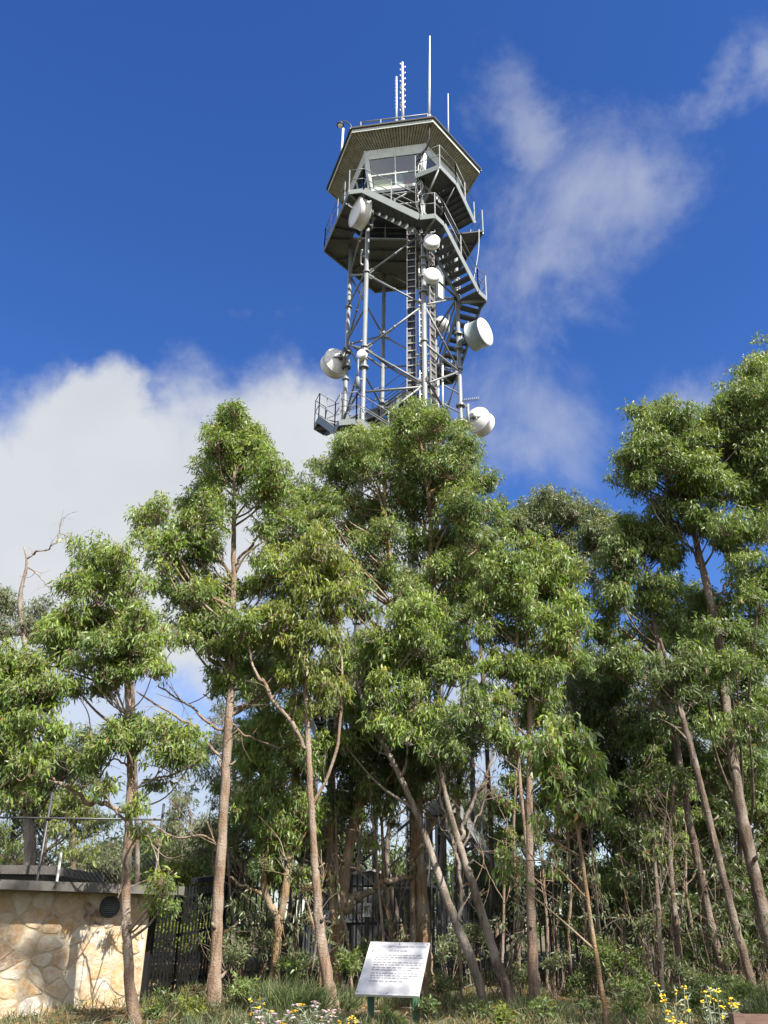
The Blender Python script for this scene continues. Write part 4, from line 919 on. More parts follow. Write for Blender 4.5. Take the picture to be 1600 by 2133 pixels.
# 14 leaning trunk right of the board
tree('eucalypt_tree', 'rightmost of two leaning trunks beside the information board, with a thin crown', 'tree', 14.2,
     [[(1072, 2120, 15), (1055, 2060, 13), (1030, 1990, 12), (1000, 1890, 11), (970, 1800, 10), (945, 1720, 8), (925, 1640, 6), (910, 1560, 4)]],
     [(930, 1520, 36), (960, 1500, 34), (905, 1570, 34), (980, 1460, 34), (1010, 1480, 32), (955, 1570, 32), (1010, 1440, 30)],
     'leaf_mid', 'bark_dark', .9, .125, .9, .5, 25, group=FT, limbs=[[(955, 1755, 6), (975, 1700, 6), (1000, 1640, 5), (1025, 1580, 3.5), (1050, 1500, 2)], [(960, 1770, 3), (1000, 1690, 3), (1020, 1600, 2)]])
# 15 second leaning at right
tree('eucalypt_tree', 'bare leaning trunk parallel to the long leaning one at lower right', 'tree', 14.6,
     [[(1580, 2105, 13), (1555, 2010, 11), (1525, 1900, 10), (1495, 1780, 9), (1465, 1660, 8.5), (1440, 1560, 8), (1415, 1470, 7), (1392, 1390, 5), (1375, 1330, 3)]],
     [(1420, 1400, 36), (1450, 1380, 34), (1395, 1440, 34), (1360, 1400, 32), (1440, 1460, 34), (1350, 1460, 30), (1400, 1520, 28)],
     'leaf_dark', 'bark_dark', .9, .13, .9, .3, 26, group=FT)
# saplings and thin shaded trees on the right
SR = 'thin shaded trees in the thicket at lower right'
specs = [
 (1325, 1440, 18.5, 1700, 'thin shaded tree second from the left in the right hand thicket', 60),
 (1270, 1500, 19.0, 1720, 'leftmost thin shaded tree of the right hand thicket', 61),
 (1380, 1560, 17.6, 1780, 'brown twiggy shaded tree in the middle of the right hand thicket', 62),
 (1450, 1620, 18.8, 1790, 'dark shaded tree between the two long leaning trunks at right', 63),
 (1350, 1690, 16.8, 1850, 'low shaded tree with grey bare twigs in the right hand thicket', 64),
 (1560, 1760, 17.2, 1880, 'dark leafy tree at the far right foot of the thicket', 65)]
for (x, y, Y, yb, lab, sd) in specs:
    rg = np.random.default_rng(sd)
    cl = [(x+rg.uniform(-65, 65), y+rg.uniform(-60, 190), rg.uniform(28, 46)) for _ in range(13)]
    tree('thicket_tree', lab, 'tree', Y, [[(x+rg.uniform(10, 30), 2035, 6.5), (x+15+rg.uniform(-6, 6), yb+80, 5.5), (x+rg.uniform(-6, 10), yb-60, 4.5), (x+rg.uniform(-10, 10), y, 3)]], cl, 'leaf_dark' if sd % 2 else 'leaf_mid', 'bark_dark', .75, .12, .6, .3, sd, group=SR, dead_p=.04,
         limbs=[[(x+12, yb+40-40*k, 2.2), (x+rg.uniform(-60, 60), yb-40-50*k, 1.7), (x+rg.uniform(-90, 90), yb-150-50*k, 1)] for k in range(4)])
# thin bare stems
for (pts, lab, Y, bk, sd) in (
  ([(1235, 2040, 5), (1222, 1950, 5), (1212, 1850, 4), (1208, 1740, 3), (1200, 1640, 2)], 'thin dark bare stem just left of the reddish young stem', 16.5, 'bark_dark', 71),
  ([(1082, 2060, 6), (1080, 1960, 6), (1078, 1850, 5), (1070, 1740, 4), (1076, 1600, 3)], 'thin pale stem against the black fence left of the bright crowned tree', 17.0, 'bark_pale', 72),
  ([(1420, 2050, 9), (1412, 1960, 8), (1400, 1850, 7), (1395, 1740, 5), (1405, 1620, 3)], 'dark leaning stump-like stem in the middle of the right thicket', 15.4, 'bark_dark', 73),
  ([(1378, 2060, 8), (1374, 1980, 8), (1370, 1880, 6), (1362, 1760, 4)], 'short dark trunk under a pale hanging leaf cluster at right', 14.8, 'bark_dark', 74),
  ([(665, 2075, 4), (668, 2010, 4), (658, 1950, 3.5), (640, 1880, 3), (625, 1830, 2)], 'thin crooked sapling stem left of the thick forked trunk', 14.6, 'bark_orange', 75),
  ([(825, 2010, 6), (818, 1950, 6), (808, 1880, 5), (800, 1800, 4), (795, 1700, 3)], 'slim pale stem behind the top edge of the information board', 17.2, 'bark_pale', 76),
  ([(850, 1985, 5), (845, 1930, 5), (842, 1880, 4), (836, 1850, 2.5)], 'short splintered stump behind the information board', 16.9, 'bark_orange', 77)):
    x, y, _ = pts[-1]; rg = np.random.default_rng(sd)
    tree('bare_stem', lab, 'tree', Y, [pts], [(x, y-10, 18), (x+20, y+20, 16)] if sd != 77 else [], 'leaf_mid', bk, .7, .12, .8, .4, sd,
         limbs=[[(pts[2][0], pts[2][1], 2), (pts[2][0]+rg.uniform(-40, 40), pts[3][1]-20, 1.5), (pts[3][0]+rg.uniform(-80, 80), pts[3][1]-110, .8)] for k in range(2)], group='slim stems among the trees')
# dead branched tree far left
tree('dead_topped_tree', 'pale old tree at far left with bare twisted branches above its sparse leaves', 'tree', 22.0,
     [[(55, 2000, 12), (60, 1700, 11), (58, 1500, 10), (60, 1400, 8), (46, 1300, 6.5), (42, 1240, 5), (56, 1175, 3.5), (50, 1140, 1.6)]],
     [(20, 1275, 34), (60, 1290, 36), (-10, 1250, 40), (85, 1265, 26), (15, 1320, 26), (70, 1330, 28), (-20, 1320, 40)], 'leaf_grey', 'bark_grey', .55, .13, .6, .2, 30,
     limbs=[[(55, 1165, 3.2), (75, 1150, 3), (105, 1140, 2.6), (122, 1115, 2), (130, 1080, 1)], [(56, 1178, 2.4), (75, 1195, 2), (95, 1215, 1.4), (110, 1225, 1)], [(48, 1320, 4), (20, 1305, 3.5), (0, 1300, 3), (-40, 1280, 2)], [(50, 1330, 3.4), (70, 1320, 3.4), (95, 1318, 2.5), (120, 1300, 1.5)], [(124, 1110, 1.2), (140, 1118, 1), (152, 1135, .7)]])
# distant trees behind fence and tower
BG = 'trees beyond the fence and the tower'
bgs = [
 (140, 1640, 26, 75, 110, 'leaf_dark', 'dark rounded tree behind the chain link fence above the stone building', 80),
 (100, 1745, 24, 75, 70, 'leaf_yellowgreen', 'yellow green bush like tree behind the dark flat roof at far left', 81),
 (205, 1815, 27, 45, 45, 'leaf_grey', 'small pale tree seen through the chain link fence', 82),
 (400, 1740, 25, 70, 90, 'leaf_grey', 'pale grey green tree with open branches behind the tall pale trunk', 83),
 (480, 1590, 27, 85, 110, 'leaf_grey', 'hazy grey green tree between the pale trunk and the low crooked tree', 84),
 (400, 1840, 22, 60, 30, 'leaf_yellowgreen', 'bright low tree just above the top rail at the fence corner', 85),
 (545, 1460, 24, 60, 90, 'leaf_mid', 'mid green tree filling the gap left of the weeping yellow green crown', 86),
 (650, 1420, 26, 70, 80, 'leaf_dark', 'dark tree seen through the stems below the weeping crown', 87),
 (500, 1760, 21, 70, 70, 'leaf_dark', 'dark shaded tree behind the black fence corner', 88),
 (980, 1700, 30, 60, 70, 'leaf_grey', 'pale far tree beside the grey tower leg low down', 89),
 (1040, 1760, 26, 55, 60, 'leaf_mid', 'green far tree above the spiked fence right of the leaning trunks', 90),
 (1150, 1420, 23, 70, 90, 'leaf_dark', 'dark tree behind the drooping bright crown right of centre', 91),
 (1230, 1440, 25, 70, 80, 'leaf_dark', 'dark tree below the sky gap right of the drooping crown', 92),
 (1340, 1480, 23, 100, 130, 'leaf_dark', 'dark wide tree forming the back of the right hand thicket', 93),
 (1500, 1500, 24, 110, 170, 'leaf_dark', 'dark wide tree behind the heavy right hand trunk', 94),
 (1290, 1760, 22, 95, 120, 'leaf_dark', 'low dark tree at the back of the thicket behind the young reddish stem', 95),
 (1450, 1800, 22, 120, 120, 'leaf_dark', 'low dark tree at the back of the thicket behind the leaning trunks', 96),
 (1590, 1850, 21, 90, 130, 'leaf_dark', 'low dark tree at the right edge of the thicket', 97),
 (620, 1760, 22, 60, 80, 'leaf_dark', 'dark tree behind the forked orange trunk', 98),
 (960, 1180, 21, 80, 60, 'leaf_dark', 'dark tree under the right side of the broad round crown', 99),
 (610, 1080, 19, 50, 60, 'leaf_dark', 'shaded crown between the pointed tree and the broad round crown', 100),
 (750, 1400, 22, 60, 60, 'leaf_grey', 'grey green tree glimpsed left of the central bright crown', 101),
 (60, 1600, 20, 90, 90, 'leaf_mid', 'mid green tree behind the bushy tree at the left picture edge', 102),
 (700, 1730, 23, 70, 80, 'leaf_dark', 'dark tree behind the arching limb and the hut', 103),
 (1010, 1230, 20, 50, 60, 'leaf_dark', 'dark crown between the broad round crown and the drooping bright one', 104),
 (280, 1290, 19, 50, 60, 'leaf_mid', 'mid green crown in the gap between the two left trees', 105),
 (1100, 1650, 19, 60, 90, 'leaf_mid', 'leafy tree between the bright crowned trunk and the spiked fence', 106),
 (930, 1560, 20, 60, 80, 'leaf_mid', 'leafy tree behind the crossing limbs right of the orange trunk', 107),
 (820, 1580, 19, 70, 90, 'leaf_dark', 'dark leafy tree filling the centre behind the long leaning trunk', 108),
 (560, 1330, 20, 60, 70, 'leaf_mid', 'leafy tree left of the weeping crown and behind the tall pale trunk', 109),
 (1420, 1300, 19, 60, 90, 'leaf_mid', 'leafy tree behind the hanging crown beside the heavy right hand trunk', 110),
 (1320, 1640, 20, 90, 120, 'leaf_dark', 'dark leafy tree at the centre of the right hand thicket', 111),
 (1500, 1680, 20, 100, 130, 'leaf_dark', 'dark leafy tree at the right of the thicket between the leaning trunks', 112),
 (1190, 1760, 20, 70, 110, 'leaf_mid', 'leafy tree behind the thin reddish stem', 113),
 (1060, 1880, 23, 70, 60, 'leaf_dark', 'low dark tree behind the right part of the spiked fence', 114),
 (460, 1830, 23, 70, 90, 'leaf_dark', 'low dark tree behind the left part of the spiked fence', 115),
 (330, 1800, 30, 60, 50, 'leaf_mid', 'low tree beyond the fence corner by the stone building', 116),
 (30, 1730, 24, 80, 60, 'leaf_mid', 'low tree above the flat roof at the left picture edge', 117)]
for (x, y, Y, hx, hy, lf, lab, sd) in bgs:
    rg = np.random.default_rng(sd); n = int(9+hx*hy/800)
    cl = [(x+rg.uniform(-1, 1)*hx, y+rg.uniform(-1, 1)*hy, rg.uniform(24, 40)) for _ in range(n)]
    base = P(x, 1990, Y); g = gz(base[0], Y)
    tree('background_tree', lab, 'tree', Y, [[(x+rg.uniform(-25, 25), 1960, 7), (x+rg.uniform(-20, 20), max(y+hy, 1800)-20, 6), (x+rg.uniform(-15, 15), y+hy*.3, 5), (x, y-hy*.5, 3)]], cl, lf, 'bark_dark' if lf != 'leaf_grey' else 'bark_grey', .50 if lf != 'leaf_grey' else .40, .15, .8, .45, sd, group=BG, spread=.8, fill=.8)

# ------------------------------------------------------------------ stone building, roof, chain-link fence
def stone_building():
    pr = P(312, 1900, 14.2); pl = P(-160, 1900, 12.4)
    d = nrm([pr[0]-pl[0], pr[1]-pl[1], 0]); back = nrm(np.cross([0, 0, 1.], d))
    if back[1] < 0: back = -back
    A = np.array([pl[0], pl[1], 0])-d*3; B = np.array([pr[0], pr[1], 0]); ztop = P(250, 1862, 13.9)[2]; z0 = .2
    o = thing('stone_building', 'low rubble stone building with a flat concrete roof slab at lower left', 'building', (B[0], B[1], gz(B[0], B[1])))
    m = MB(); L = np.linalg.norm(B-A); c = (A+B)/2+back*2.0; m.box([c[0], c[1], (z0+ztop)/2], d, back, (0, 0, 1), L/2, 2.0, (ztop-z0)/2)
    wobj = m.build('wall', 'mortar', o)
    rng = np.random.default_rng(6); sx, sz = .30, .215; nx, nzr = int(L/sx)+1, int((ztop-z0)/sz)+1; sites = []
    for a in range(nx):
        for c_ in range(nzr): sites.append((a*sx+(c_ % 2)*sx*.5+rng.uniform(-.42, .42)*sx, z0+c_*sz+rng.uniform(-.42, .42)*sz))
    sites = np.array(sites); keep = rng.random(len(sites)) > .14; sites = sites[keep]
    VV = []; FF = []; CC = []; nv = 0
    for q in sites:
        if q[0] < L-5.6: continue
        poly = [np.array(p_) for p_ in ((q[0]-.5, q[1]-.4), (q[0]+.5, q[1]-.4), (q[0]+.5, q[1]+.4), (q[0]-.5, q[1]+.4))]
        dd = np.linalg.norm(sites-q, axis=1)
        cuts = [((q+t)/2, (t-q)/np.linalg.norm(t-q)) for t in sites[np.argsort(dd)[1:14]]]+[(np.array([L-.012, 0]), np.array([1., 0])), (np.array([0, ztop-.004]), np.array([0, 1.]))]
        for mid_, n_ in cuts:
            out = []
            for i_ in range(len(poly)):
                a_, b_ = poly[i_], poly[(i_+1) % len(poly)]; da, db = (a_-mid_)@n_, (b_-mid_)@n_
                if da <= 0: out.append(a_)
                if (da < 0) != (db < 0): out.append(a_+(b_-a_)*da/(da-db))
            poly = out
            if len(poly) < 3: break
        if len(poly) < 3: continue
        poly = np.array(poly); ce = poly.mean(0); sh = rng.uniform(.004, .012)
        poly = ce+(poly-ce)*(1-sh/np.maximum(np.linalg.norm(poly-ce, axis=1, keepdims=True), .03)*1.3)
        for _ in range(2): poly = np.concatenate([np.stack([poly*.78+np.roll(poly, -1, 0)*.22, poly*.22+np.roll(poly, -1, 0)*.78], 1).reshape(-1, 2)])
        poly = poly+rng.normal(size=poly.shape)*.0035; k_ = len(poly); h_ = rng.uniform(.003, .013); tilt = rng.normal(size=2)*.025
        for ring, (sc_, dep) in enumerate(((1.0, -.004), (.97, h_*.6), (.88, h_), (.5, h_+.004))):
            pr_ = ce+(poly-ce)*sc_
            for p_ in pr_: VV.append(A+d*p_[0]-back*(dep+(tilt@(p_-ce) if ring else 0)+(rng.normal()*.002 if ring > 1 else 0))+np.array([0, 0, p_[1]]))
        for ring in range(3):
            for i_ in range(k_): FF.append((nv+ring*k_+i_, nv+ring*k_+(i_+1) % k_, nv+(ring+1)*k_+(i_+1) % k_, nv+(ring+1)*k_+i_))
        FF.append(tuple(nv+3*k_+i_ for i_ in range(k_))); nv += 4*k_; CC += [rng.random()]*(4*k_)
    ms = MB(); ms.add(np.array(VV), FF, False); so_ = ms.build('stone_facing', 'rubble_stone', wobj)
    at = so_.data.attributes.new('leaf', 'FLOAT_COLOR', 'POINT'); ca = np.ones((nv, 4), np.float32); ca[:, 0] = CC; at.data.foreach_set('color', ca.reshape(-1))
    s = MB(); c2 = (A+B)/2+back*1.95; s.box([c2[0]+d[0]*.15, c2[1]+d[1]*.15, ztop+.06], d, back, (0, 0, 1), L/2+.2, 2.35, .06); s.build('roof_slab', 'concrete', o)
    v = P(226, 1889, 13.85); v = B+d*((v-B)@d); v = np.array([v[0], v[1], P(226, 1889, v[1])[2]])
    v = v-back*.03; m = MB(); r = .125; m.lathe(v, -back, [(-.03, r+.02), (.03, r+.02), (.035, r), (.01, r*.95), (.012, .001)], 28); vo = m.build('vent', 'vent_black', o)
    for i in range(-4, 5):
        h = math.sqrt(max(0, r*r-(i*.026)**2))*.93; mm = MB(); mm.box(v-back*.022+[0, 0, i*.026], d, back, (0, 0, 1), h, .006, .004); mm.build('louvre', 'pipe_dark', vo)
    # a second, darker flat roof set back behind the first
    p = P(112, 1815, 16.0); t = thing('shelter_roof', 'dark flat slab roof showing above the stone building at far left', 'shelter', (p[0]-2, p[1]+1, gz(p[0], p[1])))
    m = MB(); m.abox((p[0]-4.5, p[1], p[2]-.05), (p[0], p[1]+3, p[2]+.09)); m.build('roof_slab', 'concrete', t)
    m = MB(); m.abox((p[0]-4.2, p[1]+.5, .4), (p[0]-.25, p[1]+2.6, p[2]-.052)); m.build('wall', 'room_dark', t)
    a, b = P(117, 1845, 15.0), P(128, 1775, 15.0)
    m = MB(); m.tube(catmull([np.array([a[0], a[1], ztop+.1]), a+[0, 0, .1], (a+b)/2, b], 5), .022, 8); tag(m.build('vent_pipe', 'antenna_white', None, a), 'thin white bent pipe rising beside the dark flat roof', 'pipe')
    # chain-link fence on posts behind the roof
    Y = 15.6
    q1, q2 = P(78, 1830, Y), P(322, 1838, Y); T1, T2 = P(97, 1650, Y), P(338, 1674, Y)
    f = thing('chain_link_fence', 'tall chain link fence on dark posts rising above the stone building roof', 'fence', (q1[0], q1[1], gz(q1[0], q1[1])))
    xs = [q1[0], q2[0]]; g = [gz(x, Y) for x in xs]
    for x, z in ((q1[0], T1[2]), (q2[0], T2[2])): m = MB(); m.tube([(x, Y, gz(x, Y)-.05), (x, Y, z)], .022, 10); m.build('post', 'pipe_dark', f)
    zr = P(200, 1706, Y)[2]; x0 = P(35, 1700, Y)[0]-1.5; x1 = q2[0]
    m = MB(); m.tube([(x0, Y-.03, zr), (x1, Y-.03, zr)], .017, 8); m.build('top_rail', 'pipe_dark', f)
    m = MB(); zb = ztop-.2; H = zr-zb; sp = .075
    k = x0-H
    while k < x1:
        for s in (0, 1):
            a0, b0 = (k, k+H) if s == 0 else (k+H, k)
            pa, pb = np.array([a0, Y+.004*s, zb]), np.array([b0, Y+.004*s, zr]); dd = pb-pa
            lo, hi = 0., 1.
            for lim, sg in ((x0, 1), (x1, -1)):
                fa, fb = sg*(pa[0]-lim), sg*(pb[0]-lim)
                if fa < 0 and fb < 0: lo = 2
                elif fa < 0: lo = max(lo, fa/(fa-fb))
                elif fb < 0: hi = min(hi, fa/(fa-fb))
            if lo < hi: m.tube([pa+dd*lo, pa+dd*hi], .0011, 4, False)
        k += sp
    m.build('wire_mesh', 'chain_wire', f)
stone_building()

# ------------------------------------------------------------------ black steel fence, hut, small signs
def fences():
    A = P(318, 1900, 14.6); Bc = P(470, 1840, 17.2); Cc = P(1190, 1800, 18.9); Dd = P(1190, 1800, 23.0)
    def run(name, label, p, q, z0t, z1t, spikes=True, sp=.105):
        p = np.array([p[0], p[1]]); q = np.array([q[0], q[1]]); L = np.linalg.norm(q-p); d = (q-p)/L; d3 = np.array([d[0], d[1], 0]); w = np.array([-d[1], d[0], 0])
        o = thing(name, label, 'fence', (*p, gz(*p)), 'black steel picket fence runs round the tower')
        n = max(2, int(round(L/2.1))+1)
        for i in range(n):
            c = p+(q-p)*i/(n-1); zt = z0t+(z1t-z0t)*i/(n-1); m = MB(); m.abox((c[0]-.04, c[1]-.04, gz(*c)-.05), (c[0]+.04, c[1]+.04, zt+.06)); m.build('post', 'fence_black', o)
        for i in range(n-1):
            m = MB(); k = int(L/(n-1)/sp)
            for j in range(k):
                t = (i+(j+.5)/k)/(n-1); c = p+(q-p)*t; zt = z0t+(z1t-z0t)*t; g = gz(*c)
                c3 = np.array([c[0], c[1], 0])-w*.03
                m.box(c3+[0, 0, (g+.05+zt)/2], d3, w, (0, 0, 1), .014, .012, (zt-g-.05)/2)
                if spikes: m.add([c3+[0, 0, zt+.10], c3+d3*.014+[0, 0, zt], c3-d3*.014+[0, 0, zt], c3+w*.012+[0, 0, zt], c3-w*.012+[0, 0, zt]], [(0, 1, 3), (0, 3, 2), (0, 2, 4), (0, 4, 1)])
            m.build('pickets', 'fence_black', o)
            m = MB()
            for f in (.12, .55, .90):
                a = p+(q-p)*i/(n-1); b = p+(q-p)*(i+1)/(n-1); za = gz(*a)+(z0t+(z1t-z0t)*i/(n-1)-gz(*a))*f; zb = gz(*b)+(z0t+(z1t-z0t)*(i+1)/(n-1)-gz(*b))*f
                m.bar(np.array([*a, za]), np.array([*b, zb]), .035, .045)
            m.build('rail', 'fence_black', o)
        return o
    oA = run('picket_fence', 'black steel picket fence run going back from the stone building corner', A, Bc, 2.15, 2.42, False, .12)
    m = MB(); m.bar(np.array([A[0]*.5+Bc[0]*.5, A[1]*.5+Bc[1]*.5, 2.36]), np.array([Bc[0], Bc[1], 2.5]), .10, .09); m.build('capping', 'fence_black', oA)
    run('picket_fence', 'long spiked black steel picket fence run facing the camera behind the trees', Bc, Cc, 2.45, 2.78)
    # hut
    Y = 20.3; a, b = P(630, 1990, Y), P(905, 1990, Y); g = gz(a[0], Y); zt = P(760, 1850, Y)[2]
    o = thing('equipment_hut', 'dark clad equipment hut with pale low gable roof behind the black fence', 'hut', ((a[0]+b[0])/2, Y, g))
    m = MB(); m.abox((a[0], Y, g-.1), (b[0], Y+2.2, zt))
    for x in np.arange(a[0]+.1, b[0], .14): m.abox((x, Y-.02, g), (x+.05, Y-.001, zt-.03))
    m.build('wall', 'hut_wall', o)
    m = MB(); xm = (a[0]+b[0])/2; zr = P(800, 1812, Y)[2]
    for s, e in ((-1, a[0]-.15), (1, b[0]+.15)): m.slab([(e, Y-.2, zt+.0), (xm, Y-.2, zr), (xm, Y+2.4, zr), (e, Y+2.4, zt+.0)], .05)
    m.add([(a[0], Y-.005, zt), (b[0], Y-.005, zt), (xm, Y-.005, zr-.03)], [(0, 1, 2)]); m.build('roof', 'hut_roof', o)
    m = MB(); dx = P(712, 1990, Y)[0]; m.abox((dx, Y-.06, g), (dx+.85, Y-.022, zt-.12)); dr = m.build('door', 'pipe_dark', o); m = MB(); m.abox((dx+.74, Y-.10, g+.95), (dx+.78, Y-.061, g+1.1)); m.build('handle', 'galvanised', dr)
    # galvanised strut and pole before the hut
    p, q = P(735, 1895, 18.4), P(790, 1965, 18.4); q[2] = gz(q[0], q[1]); m = MB(); m.bar(p, q, .06, .06); m.bar(np.array([p[0], p[1], gz(p[0], p[1])]), p+[0, 0, .1], .06, .06); tag(m.build('steel_strut', 'galvanised', None, (p[0], p[1], gz(p[0], p[1]))), 'slanting galvanised steel strut in front of the hut', 'strut')
    p = P(918, 1830, 18.9); q = P(925, 2000, 18.9); m = MB(); m.bar(np.array([q[0], q[1], gz(q[0], q[1])]), np.array([q[0], q[1], p[2]]), .1, .1, (0, 1, 0)); m.abox(np.array([q[0]-.07, q[1]-.07, p[2]]), np.array([q[0]+.07, q[1]+.07, p[2]+.03])); tag(m.build('steel_post', 'galvanised', None, (q[0], q[1], gz(q[0], q[1]))), 'square galvanised post right of the orange trunk by the fence', 'post')
fences()
def text_mesh(txt, name, mat, parent, org, ux, uy, size, align='LEFT', ext=.002):
    cu = bpy.data.curves.new(name, 'FONT'); cu.body = txt; cu.size = size; cu.align_x = align; cu.extrude = ext
    tmp = bpy.data.objects.new('tmp_text', cu); COL.objects.link(tmp)
    dg = bpy.context.evaluated_depsgraph_get(); me = bpy.data.meshes.new_from_object(tmp.evaluated_get(dg)); bpy.data.objects.remove(tmp); me.name = name
    ux = nrm(ux); uy = nrm(uy); nz = np.cross(ux, uy); n = len(me.vertices); co = np.empty(n*3, np.float32); me.vertices.foreach_get('co', co); co = co.reshape(-1, 3)
    w = np.asarray(org)-ROOT[parent.name]+np.outer(co[:, 0], ux)+np.outer(co[:, 1], uy)+np.outer(co[:, 2], nz)
    me.vertices.foreach_set('co', w.astype(np.float32).reshape(-1)); me.materials.clear(); me.materials.append(MATS[mat]); me.update()
    ob = bpy.data.objects.new(name, me); COL.objects.link(ob); ob.parent = parent; return ob
def signs():
    # information board, tilted back
    A0 = math.radians(-15); ux = np.array([math.cos(A0), math.sin(A0), 0]); bh = np.array([-math.sin(A0), math.cos(A0), 0])
    bl = P(740, 2071, 12.6); W = 133*MPP(bl)/math.cos(A0)*.99
    tgt = np.array(P(772, 1965, 13.2)); Hh = 0.0
    # slope: choose the rise so that the top edge meets its measured height
    best = None
    for sl in np.linspace(.3, 1.3, 201):
        for ll in np.linspace(.6, 1.4, 81):
            p = bl+bh*ll*math.cos(sl)+np.array([0, 0, ll*math.sin(sl)]); v = p-CAM; z = v@FW; x = 800+F*(v@CR)/z; y = 1066.5-F*(v@CU)/z
            e = (x-772)**2+(y-1965)**2
            if best is None or e < best[0]: best = (e, sl, ll)
    _, sl, ll = best
    uy = bh*math.cos(sl)+np.array([0, 0, math.sin(sl)]); nz = np.cross(ux, uy)
    cen = bl+ux*W/2+uy*ll/2; gr = gz(cen[0], cen[1])
    o = thing('information_board', 'white tilted information board on green legs in front of the trees', 'information board', (cen[0], cen[1], gr))
    m = MB(); m.box(cen, ux, uy, nz, W/2, ll/2, .012); m.build('panel', 'sign_white', o)
    m = MB(); m.box(bl+ux*W/2-uy*.006, ux, uy, nz, W/2, .006, .016); m.box(bl+ux*W/2+uy*(ll+.005), ux, uy, nz, W/2, .005, .016); m.build('edging', 'plate_grey', o)
    for u in (.14, .86):
        t = bl+ux*W*u+uy*ll*.45-nz*.05; m = MB(); m.abox((t[0]-.045, t[1]-.03, gz(t[0], t[1])-.1), (t[0]+.045, t[1]+.03, t[2]-.04)); m.build('leg', 'sign_green', o)
        m = MB(); m.box(bl+ux*W*u+uy*ll*.5-nz*.028, ux, uy, nz, .03, ll*.45, .014); m.build('bearer', 'sign_green', o)
    at = lambda u, v: bl+ux*W*u+uy*ll*v+nz*.0135
    text_mesh('MOUNT LOFTY RANGES FIRE TOWER', 'heading', 'sign_ink_pale', o, at(.53, .905), ux, uy, W*.050, 'CENTER')
    text_mesh('CFS AND SAFER', 'subheading', 'sign_ink_pale', o, at(.5, .82), ux, uy, W*.045, 'CENTER')
    rg = random.Random(3)
    m = MB()      # lines of small print too small to read: word-long strokes
    for v, u1, dark in ((.745, .90, 0), (.70, .90, 0), (.655, .38, 1), (.60, .95, 1), (.555, .95, 1), (.50, .93, 0), (.455, .78, 0), (.39, .90, 0), (.345, .90, 0), (.30, .75, 0), (.24, .70, 1)):
        u = .16
        while u < u1:
            l = rg.uniform(.025, .085); m.box(at(u+l/2, v)+nz*.001, ux, uy, nz, W*l/2, ll*.010, .0012); u += l+.018
    m.build('small_print', 'sign_ink_pale', o)
    for u, v in ((.03, .97), (.97, .97), (.03, .03), (.97, .03), (.5, .975), (.5, .02)): m = MB(); m.lathe(at(u, v), nz, [(0, .009), (.004, .008), (.005, .001)], 10); m.build('bolt', 'dark_bracket', o)
    m = MB(); m.lathe(at(.085, .83), nz, [(0, W*.022), (.003, W*.022), (.003, W*.012), (0, W*.012)], 18, False); m.build('emblem', 'sign_ink', o)
    # fence signs
    Y = 17.55
    def plate(name, label, cx, cy, w, h, mat, Y):
        c = P(cx, cy, Y); k = MPP(c); o = thing(name, label, 'sign', c); m = MB(); m.box(c, (1, 0, 0), (0, 1, 0), (0, 0, 1), w*k/2, .006, h*k/2); m.build('plate', mat, o); return o, c, k
    o, c, k = plate('warning_sign', 'grey white sign ending in the word OUT, half hidden behind the forked trunk', 700, 1909, 66, 22, 'plate_grey', Y)
    text_mesh('KEEP OUT', 'lettering', 'sign_ink', o, c+[0, -.008, -.065], (1, 0, 0), (0, 0, 1), .22, 'CENTER')
    plate('warning_sign', 'dull yellow sign on the fence below the grey OUT sign', 702, 1943, 28, 40, 'sign_yellow', Y)
    o, c, k = plate('camera_sign', 'small white sign with a black camera symbol on a black post', 765, 1895, 18, 26, 'plate_grey', 17.3)
    m = MB(); cc = c+[-.01, -.009, .05]; r = np.array([.97, 0, .22]); u = np.array([-.22, 0, .97]); m.box(cc, r, (0, 1, 0), u, .045, .002, .014); m.box(cc+r*.055, r, (0, 1, 0), u, .012, .002, .009); m.box(cc-u*.03, r, (0, 1, 0), u, .006, .002, .016); m.build('camera_symbol', 'sign_ink', o)
    m = MB()
    for i in range(3): m.box(c+[0, -.009, -.04-.025*i], (1, 0, 0), (0, 1, 0), (0, 0, 1), .055, .001, .005)
    m.build('small_print', 'sign_ink_pale', o)
    m = MB(); m.abox((c[0]-.045, c[1]+.01, gz(c[0], c[1])-.05), (c[0]+.045, c[1]+.09, c[2]-.05)); m.build('post', 'fence_black', o)
signs()
# ------------------------------------------------------------------ bench corner at the lower right
def bench():
    p = P(1519, 2111, 6.4); g = gz(p[0]+.7, 6.4); x0 = p[0]; zt = p[2]
    o = thing('park_bench', 'brown timber bench just peeping in at the bottom right corner', 'bench', (x0+.8, 6.2, g))
    for i in range(4): m = MB(); m.abox((x0+.035, 6.36, zt-.055-.105*i), (x0+1.6, 6.40, zt-.105*i)); m.build('back_slat', 'bench_timber', o)
    for x in (x0, x0+1.565): m = MB(); m.abox((x, 6.33, g-.05), (x+.07, 6.42, zt+.004)); m.build('leg', 'bench_timber', o); m = MB(); m.abox((x, 5.9, g-.05), (x+.07, 5.97, g+.40)); m.build('leg', 'bench_timber', o)
    m = MB(); 
    for i in range(4): m.abox((x0-.02, 5.90+.11*i, g+.40), (x0+1.65, 6.0+.11*i, g+.44))
    m.build('seat', 'bench_timber', o)
bench()

